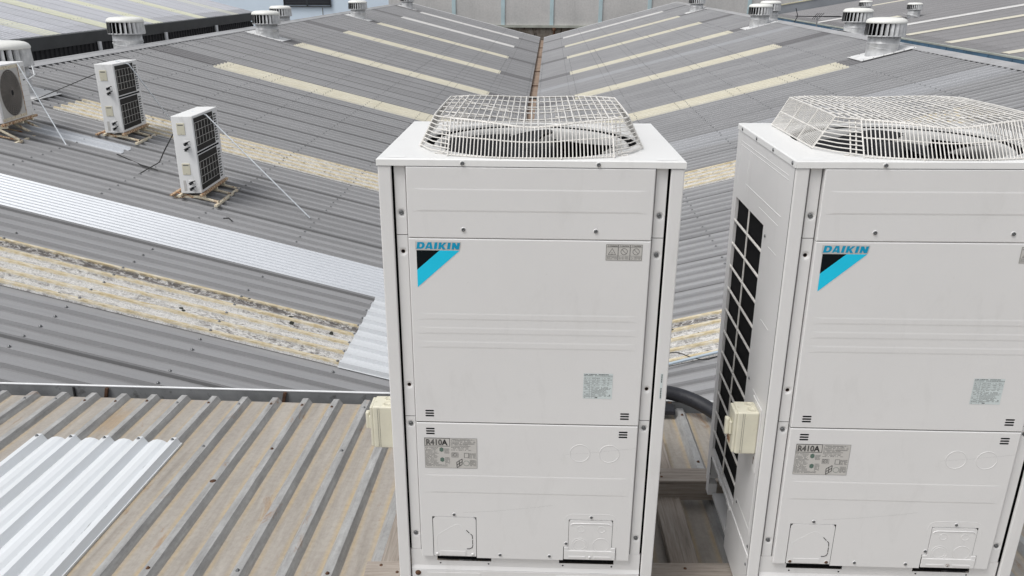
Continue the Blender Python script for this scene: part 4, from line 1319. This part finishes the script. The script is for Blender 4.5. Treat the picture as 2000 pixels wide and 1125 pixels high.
a.mat('fan_black').lathe([(.07, W0 + .006), (.0001, W0 + .010)], (0, cy_, cz_), 24, 'x')
a.build('fan', parent=e)
a = MB(); a.mat('mesh_brown')
for k in range(12): 
    r_ = .04 + k * .0225
    a.tube([(W0 + .018 - .010 * (r_ / .29) ** 2, cy_ + r_ * cos(2 * pi * j / 36), cz_ + r_ * sin(2 * pi * j / 36)) for j in range(36)], .0022, 5, closed=True)
for k in range(24):
    t_ = 2 * pi * k / 24
    a.tube([(W0 + .017, cy_ + .04 * cos(t_), cz_ + .04 * sin(t_)), (W0 + .008, cy_ + .29 * cos(t_), cz_ + .29 * sin(t_))], .0018, 5)
a.build('fan_grille', parent=e)
stand(C0 + Vector((0, 0, 0)), yaw0, 'rusty cream stand at the left edge, under the round-grille condenser', W0, L0, .2456, .165, .14)

# ================================================================== stay rods and cables
def rod(pts, r, material, name, label, cat, group=None):
    c = Vector(pts[0]); a = MB()
    a.tube([tuple(Vector(p) - c) for p in pts], r, 6)
    o = a.build(name, material); o.location = c
    return tag(o, label, cat, group)
def foot(p, q):
    return [p, (Vector(p) * .04 + Vector(q) * .96), q]
GR = 'thin stays bracing the roof condensers'
rod([C1 + Vector((.10, .42, .945)), C1 + Vector((.262, .45, .90)), VP(6.119, 5.50, -1, .03)], .0085, 'rod_white', 'stay_rod', 'pale stay rod from the farther slim condenser down towards the nearer one', 'stay rod', GR)
rod([C2 + Vector((.10, .40, .935)), C2 + Vector((.262, .42, .89)), VP(3.60, 2.62, -1, .03)], .0085, 'rod_white', 'stay_rod', 'long pale stay rod from the nearer slim condenser down the ribbed slope', 'stay rod', GR)
rod([C0 + x0_ * (W0 + .012) + d0 * .70 + Vector((0, 0, H0 - .02)), VP(4.02, 6.0, -1, .03)], .0085, 'rod_white', 'stay_rod', 'pale stay rod from the round-grille condenser at the left edge', 'stay rod', GR)
rod([C2 + Vector((-.01, .2, .80)), C2 + Vector((-.16, .05, .50)), VP(3.9, 4.72, -1, .16), VP(3.615, 4.846, -1, .03)], .007, 'cable_black', 'guy_wire', 'thin black guy wire hanging left from the nearer slim condenser', 'wire', GR)
rod([C1 + Vector((-.01, .3, .83)), VP(5.412, 7.222, -1, .14), VP(5.2, 7.4, -1, .04)], .006, 'cable_black', 'guy_wire', 'thin dark guy wire running left from the farther slim condenser', 'wire', GR)
rod([C0 + x0_ * .2 + d0 * .93 + Vector((0, 0, .50)), C0 + x0_ * .3 + d0 * 1.02 + Vector((0, 0, .46)), C0 + x0_ * .33 + d0 * 1.15 + Vector((0, 0, .50)), C0 + x0_ * .30 + d0 * 1.2 + Vector((0, 0, .62))], .009, 'cable_white', 'power_cable', 'white cable looping between the round-grille condenser and the nearest left vent', 'cable')
rod([VP(4.15, 5.40, -1, .035), VP(3.98, 5.0, -1, .035), VP(3.93, 4.75, -1, .035)], .008, 'cable_black', 'roof_cable', 'short dark cable lying by the narrow pale patch sheet', 'cable')
rod([VP(2.85, 3.45, -1, .035), VP(2.88, 3.40, -1, .045), VP(2.84, 3.34, -1, .035)], .008, 'cable_black', 'roof_cable', 'scrap of dark cable lying below the nearer slim condenser', 'cable')
# between the large condensers
cab = [(.345, 1.45), (.345, 1.621), (.339, 1.657), (.322, 1.718), (.269, 1.768), (.164, 1.83), (.107, 1.895), (.08, 1.955), (.091, 1.996), (.103, 2.033), (.12, 2.2)]
rod([VP(s, t, 1, .045) for s, t in cab], .0045, 'cable_black', 'roof_cable', 'thin black cable curling across the roof seen between the large condensers', 'cable')
rod([VP(.085, 1.2, 1, .055), VP(.205, 2.6, 1, .055)], .0125, 'conduit', 'conduit_pipe', 'pale blue conduit seen between the large condensers', 'pipe')
hp = [(2.15, -.02, .10), (2.40, -.02, .115), (2.55, -.02, .115), (2.66, -.035, .10), (2.76, -.09, .08), (2.85, -.20, .06), (2.90, -.34, .05), (2.93, -.55, .05)]
def smooth(pts, n=6):
    out = []
    P = [Vector(p) for p in pts]
    for i in range(len(P) - 1):
        p0, p1, p2, p3 = P[max(i - 1, 0)], P[i], P[i + 1], P[min(i + 2, len(P) - 1)]
        for j in range(n):
            t = j / n
            out.append(.5 * ((2 * p1) + (-p0 + p2) * t + (2 * p0 - 5 * p1 + 4 * p2 - p3) * t * t + (-p0 + 3 * p1 - 3 * p2 + p3) * t ** 3))
    out.append(P[-1]); return out
rod([MBR @ p for p in smooth(hp)], .042, 'hose_black', 'insulated_pipe', 'thick black insulated pipe arching behind the gap between the large condensers', 'pipe')
a = MB(); a.mat('hose_black').bbox(-.12, .12, -.05, .05, 0, .035, .008, 2)
o = a.build('pipe_tray'); o.matrix_world = MBR @ Matrix.Translation((2.56, -.17, .001)); 
o.matrix_world = MBR @ Matrix.Translation((2.50, -.05, .001))
tag(o, 'low black tray on the brown roof under the insulated pipe', 'pipe tray')

# ================================================================== roof ventilators
def make_vent():
    e = empty('roof_ventilator', (0, 0, 0), 0)
    a = MB(); a.mat('vent_base')
    a.add([(-.55, -.42, .045), (.55, -.42, .045), (.55, .42, .045), (-.55, .42, .045), (-.55, -.42, .040), (.55, -.42, .040), (.55, .42, .040), (-.55, .42, .040)],
          [(0, 1, 2, 3), (7, 6, 5, 4), (0, 4, 5, 1), (1, 5, 6, 2), (2, 6, 7, 3), (3, 7, 4, 0)])
    a.mat('screw_steel')
    for x in (-.5, -.3, -.1, .1, .3, .5):
        for y in (-.39, .39): a.lathe([(.012, .045), (.01, .055), (.0001, .056)], (x, y, 0), 6)
    bs = a.build('base_flashing', parent=e)
    n = 40
    a = MB(); a.mat('vent_metal')
    a.lathe([(.325, -.10), (.318, .05), (.315, .22), (.322, .225), (.322, .235), (.312, .24), (.312, .385), (.30, .39)], (0, 0, 0), n)
    # slanting elbow seam
    a.tube([(.322 * cos(2 * pi * j / n), .322 * sin(2 * pi * j / n), .19 + .07 * cos(2 * pi * j / n - .9)) for j in range(n)], .006, 6, closed=True)
    a.mat('screw_steel')
    for j in range(8):
        t = 2 * pi * j / 8 + .3; a.lathe([(.008, -.004), (.007, .006), (.0001, .007)], (.316 * cos(t), .316 * sin(t), .33), 6)
    a.build('throat', parent=e)
    a = MB(); a.mat('black_void').lathe([(.30, .375), (.33, .38), (.33, .62)], (0, 0, 0), n)
    a.mat('vent_metal').lathe([(.385, .362), (.392, .372), (.385, .382), (.30, .384)], (0, 0, 0), n)
    nv = 24
    for j in range(nv):
        t = 2 * pi * j / nv
        p0 = (.335 * cos(t - .09), .335 * sin(t - .09)); p1 = (.372 * cos(t - .01), .372 * sin(t - .01)); p2 = (.388 * cos(t + .08), .388 * sin(t + .08))
        pb = [(x * 1.03, y * 1.03) for x, y in (p0, p1, p2)]
        vs = [(*p, .372) for p in pb] + [(*p, .622) for p in (p0, p1, p2)]
        a.add(vs, [(0, 1, 4, 3), (1, 2, 5, 4)], True)
    rt = a.build('rotor', parent=e)
    a = MB(); a.mat('vent_cap').lathe([(.378, .615), (.392, .620), (.397, .635), (.392, .660), (.372, .690), (.335, .712), (.28, .725), (.15, .735), (.0001, .738)], (0, 0, 0), 48)
    a.build('cap', parent=rt)
    return e
vent0 = make_vent()
used = [False]
def put_vent(P, side, label, sc=1.0, rz=0, group='spinning roof ventilators'):
    v = vent0 if not used[0] else copy_tree(vent0)
    used[0] = True
    v.location = P; v.rotation_euler = (0, 0, rz); v.scale = (sc, sc, sc)
    tag(v, label, 'roof ventilator', group)
    # tilt the flashing plate onto its slope
    for ch in v.children:
        if ch.name.startswith('base_flashing'):
            M = ML if side < 0 else MR if side > 0 else None
            if side in (-2, 2):
                d = (RH * (1 if side > 0 else -1) * .9705 + Vector((0, 0, -.241))).normalized()
                M = frame(d if side > 0 else -d, VD, Vector((0, 0, 0)))
            if M is None: continue
            ch.matrix_local = (v.matrix_basis.to_3x3().to_4x4().inverted() @ M.to_3x3().to_4x4()) if sc == 1.0 else (Matrix.Rotation(-rz, 4, 'Z') @ M.to_3x3().to_4x4())
    return v
put_vent(VP(5.85, 7.93, -1), -1, 'largest and nearest vent on the left ridge, behind the round-grille condenser', 1, .3)
put_vent(VP(17.5, 7.95, -1), -1, 'left-slope vent above a cream strip, with a second vent close behind it', 1, 1.1)
put_vent(VP(28.97, 7.95, -1), -1, 'ventilator near the left ridge directly below the pale blue wall, right of its window', 1, 2)
put_vent(VP(41.2, 7.95, -1), -1, 'farthest left vent, cut by the top edge, where blue and concrete walls meet', 1, .5)
put_vent(VP(12.0, 7.93, 1), 1, 'largest vent on the right, with white cap and square flashing on the slope', 1.04, .7)
put_vent(VP(22.7, 7.93, 1), 1, 'mid-distance vent on the right slope left of the roof aerial', 1.0, 1.9)
put_vent(VP(35.4, 7.98, 1), 1, 'farthest right-slope vent, cut by the top edge against the concrete wall', 1.0, .2)
put_vent(HP(12.25, -9.15, -1.12), -2, 'ventilator behind the left ridge in front of the long black fascia', 1, .9)
put_vent(HP(22.65, -9.0, -.90), -2, 'smaller vent half hidden behind the left-ridge one, against the blue wall', .95, .4)
put_vent(HP(17.15, 8.95, -.87), 2, 'vent just behind and left of the largest right-hand vent', 1, 1.4)
put_vent(HP(26.5, 9.0, -.68), 2, 'vent at the top edge half hidden behind the mid-distance right one', 1, 2.2)

# ================================================================== aerials
def aerial(s, off, z0, h, label, L=1.1, sc=1):
    e = empty('tv_aerial', HP(s, off, z0), 0, label, 'aerial')
    a = MB(); a.tube([(0, 0, 0), (0, 0, h)], .018, 6); a.build('mast', 'aluminium', e)
    a = MB(); a.tube([(-.75 * sc, 0, h), (.95 * sc, .3 * sc, h - .02)], .016, 6)
    for x in [-.7, -.6, -.05, .02, .10, .18] + [.3 + .08 * k for k in range(8)]:
        l = .22 if x < .25 else .10
        y = (x + .75) / 1.7 * .3
        a.tube([(x * sc, y - l, h + (.10 if -.2 < x < .2 else 0)), (x * sc, y, h), (x * sc, y + l, h - (.10 if -.2 < x < .2 else 0))], .010, 5)
    a.tube([(-.68 * sc, .02, h), (-.78 * sc, .0, h + .26)], .014, 5); a.tube([(-.68 * sc, .02, h), (-.80 * sc, .0, h - .24)], .014, 5)
    a.build('elements', 'cladding_black', e)
    return e
aerial(22.9, 9.7, -1.25, .80, 'spiky aerial on a thin mast beyond the right ridge')
aerial(29.5, 9.6, -.95, .40, 'small aerial on the right ridge just right of the mid-distance vent', 1, .5)

# ================================================================== neighbouring buildings
def M_plane(off, z0, deg, sgn):
    """frame: x = away from the warehouse up the slope, y along"""
    d = (RH * sgn * cos(R(deg)) + Vector((0, 0, sin(R(deg))))).normalized()
    O = HP(0, off, z0)
    return frame(d if sgn > 0 else -d, VD, O)
# left neighbour: black fascia
nl = empty('neighbour_shed', HP(16, -16, -9), 0, 'neighbouring shed at upper left with pale lilac roof, black fascia and black cladding', 'shed')
M = M_plane(-12, -1.25, 13.5, -1)
a = MB(); ribbed(a, 0, 28.4, [(-12, 0)], lambda s, x: 'roof_lilac', base=.05, top=.02, h=.022, lap_every=4)
a.build('roof_slope', parent=nl, M=M)
for s in (2.2, 5.2, 8.2, 11.2, 13.8, 16.7, 19.4, 22.8, 25.9):
    a = MB(); ribbed(a, s, s + .75, [(-12, -.05)], lambda q, x: 'strip_olive', ref=s, lift=.006, lap_every=0, h=.024, base=.05, top=.02)
    a.build('skylight_strip', parent=nl, M=M)
def wfl(x, y, z): return (x, y, z + y * .025)
a = MB(); a.prism([(-12.06, -1.53), (-11.9, -1.53), (-11.88, -1.23), (-12.06, -1.215)], 0, 28.42, wfl)
a.build('fascia', 'fascia_black', nl, M=MH)
a = MB()
pr_ = []
for k in range(140):
    y = .2 * k; pr_ += [(y, 0), (y + .10, 0), (y + .12, .03), (y + .18, .03)]
for i in range(len(pr_) - 1):
    (ya, da), (yb_, db) = pr_[i], pr_[i + 1]
    a.add([(-12.1 + da, ya, -9), (-12.1 + db, yb_, -9), (-12.1 + db, yb_, -1.50 + .025 * yb_), (-12.1 + da, ya, -1.50 + .025 * ya)], [(0, 1, 2, 3)])
a.box(-24, -12.12, 28.3, 28.38, -9, -.9); 
a.build('cladding', 'cladding_black', nl, M=MH)
for s in (15.8, 19.75, 23.8):
    a = MB(); a.tube([HP(s, -11.84, -3.0), HP(s, -11.84, -1.50 + .025 * s)], .055, 10)
    a.build('downpipe', 'pipe_white', nl, M=Matrix.Identity(4))
# right neighbour
nr = empty('neighbour_factory', HP(22, 20, -9), 0, 'neighbouring factory at upper right with grey strip-lit roof and dark blue parapet', 'factory')
M = M_plane(12, -1.63, 10, 1)
a = MB(); ribbed(a, -2, 37.7, [(0, 16)], lambda s, x: 'roof_right', base=.05, top=.02, h=.015, lap_every=4)
a.build('roof_slope', parent=nr, M=M)
for s, w_, mn, x0, x1 in ((24.25, .50, 'strip_white', .6, 9), (21.6, .45, 'strip_cream', .4, 4.7), (18.5, .42, 'strip_cream', .3, 9), (15.2, .4, 'strip_cream', .2, 9),
                          (27.3, .5, 'strip_cream', 1.2, 2.5), (30.2, .45, 'strip_white', .2, 2.0), (33.5, .4, 'strip_cream', 3.5, 9), (11.8, .4, 'strip_cream', .2, 9)):
    a = MB(); a.mat(mn).box(x0, x1, s, s + w_, .0155, .022)
    a.build('skylight_strip', parent=nr, M=M)
a = MB(); a.prism([(11.93, -1.64), (12.0, -1.64), (12.0, -1.590), (11.93, -1.60)], -2, 37.7, wfl)
a.build('parapet_capping', 'parapet_cap', nr, M=MH)
a = MB(); a.prism([(11.94, -3.9), (11.985, -3.9), (11.985, -1.6425), (11.94, -1.6425)], -2, 37.69, wfl)
for k in range(34): a.prism([(11.926, -3.9), (11.939, -3.9), (11.939, -1.66), (11.926, -1.66)], -1.5 + k * 1.15, -1.44 + k * 1.15, wfl)
a.prism([(12.0, -8.5), (27, -8.5), (27, -1.75), (12.0, -1.75)], -2, 37.6)
a.build('parapet_wall', 'parapet_blue', nr, M=MH)
simple('yellow_cap', (.50, .47, .33), .7, var=.2, scale=1)
simple('end_grey', (.235, .25, .27), .7, var=.12, scale=.8)
# end wall of that roof
def M_end(x, y, z): return (x, y, z + (x - 12) * .1763)
a = MB(); a.prism([(12, -.72), (28, -.72), (28, -.25), (12, -.25)], 37.75, 37.95, M_end)
a.build('end_wall', 'end_grey', nr, M=MH)
a = MB(); a.prism([(12, -.249), (28, -.249), (28, -.20), (12, -.20)], 37.72, 37.99, M_end)
a.build('end_wall_capping', 'yellow_cap', nr, M=MH)
GV = 'small ventilators on the right neighbouring roof'
put_vent(HP(26.5, 14.48, -.50), 0, 'small vent on the right neighbouring roof, beside the bright white strip', .70, 0, GV)
put_vent(HP(31.05, 14.31, -.42), 0, 'small vent on the neighbouring roof behind the largest right-hand pair', .70, 1, GV)
# concrete building across the end
cb_ = empty('concrete_building', HP(50, 3, -9), 0, 'concrete-panelled building closing the far end of the valley roof, pale blue joints', 'building')
a = MB(); a.box(-10.15, 30, 48, 60, -1.50, 7)
a.build('wall_panels', 'concrete_panel', cb_, M=MH)
a = MB(); a.box(-10.15, 30, 48.15, 60, -9, -1.66)
a.build('lower_wall', 'stained_block', cb_, M=MH)
a = MB(); a.box(-10.15, 30, 47.85, 48.14, -1.658, -1.502)
a.build('ledge', 'ledge', cb_, M=MH)
for x in (-5.85, -2.62, .57, 3.74, 6.9, 10.1, 13.3, 16.5):
    a = MB(); a.box(x - .12, x + .12, 47.93, 47.998, -1.50, 7)
    a.build('panel_joint', 'joint_blue', cb_, M=MH)
a = MB(); a.tube([HP(47.9, .75, -1.75), HP(47.9, .78, -3.6)], .07, 8); a.lathe([(.12, -.1), (.12, .1), (.001, .11)], tuple(HP(47.9, .75, -1.75)), 10)
a.build('downpipe', 'rust', cb_, M=Matrix.Identity(4))
# pale blue building
bb = empty('blue_building', HP(50, -20, -9), 0, 'pale blue building behind the left ridge with a dark louvred window', 'building')
a = MB(); a.box(-50, -10.16, 48.1, 60, -9, 7)
a.build('wall', 'wall_blue', bb, M=MH)
for x in (-14.6, -21.3, -27.9):
    a = MB(); a.box(x - .02, x + .02, 48.08, 48.098, -9, -.5)
    a.build('panel_joint', 'ink_grey', bb, M=MH)
a = MB(); a.box(-17.1, -14.05, 48.05, 48.097, -.34, 1.4)
win = a.build('window', 'glass_dark', bb, M=MH)
a = MB()
for k in range(18): a.box(-17.05, -14.1, 47.99, 48.045, -.30 + k * .09, -.25 + k * .09)
lv = a.build('louvres', 'louver_dark', None); lv.parent = win
a = MB(); a.box(-17.16, -17.10, 47.97, 48.09, -.40, 1.4); a.box(-14.05, -13.99, 47.97, 48.09, -.40, 1.4); a.box(-17.16, -13.99, 47.97, 48.09, -.46, -.401); a.box(-15.63, -15.53, 47.97, 47.985, -.40, 1.4)
fr = a.build('frame', 'louver_dark', None); fr.parent = win
a = MB(); a.box(-11.9, -11.82, 48.03, 48.09, -.95, -.25)
a.build('wall_sign', 'ink', bb, M=MH)
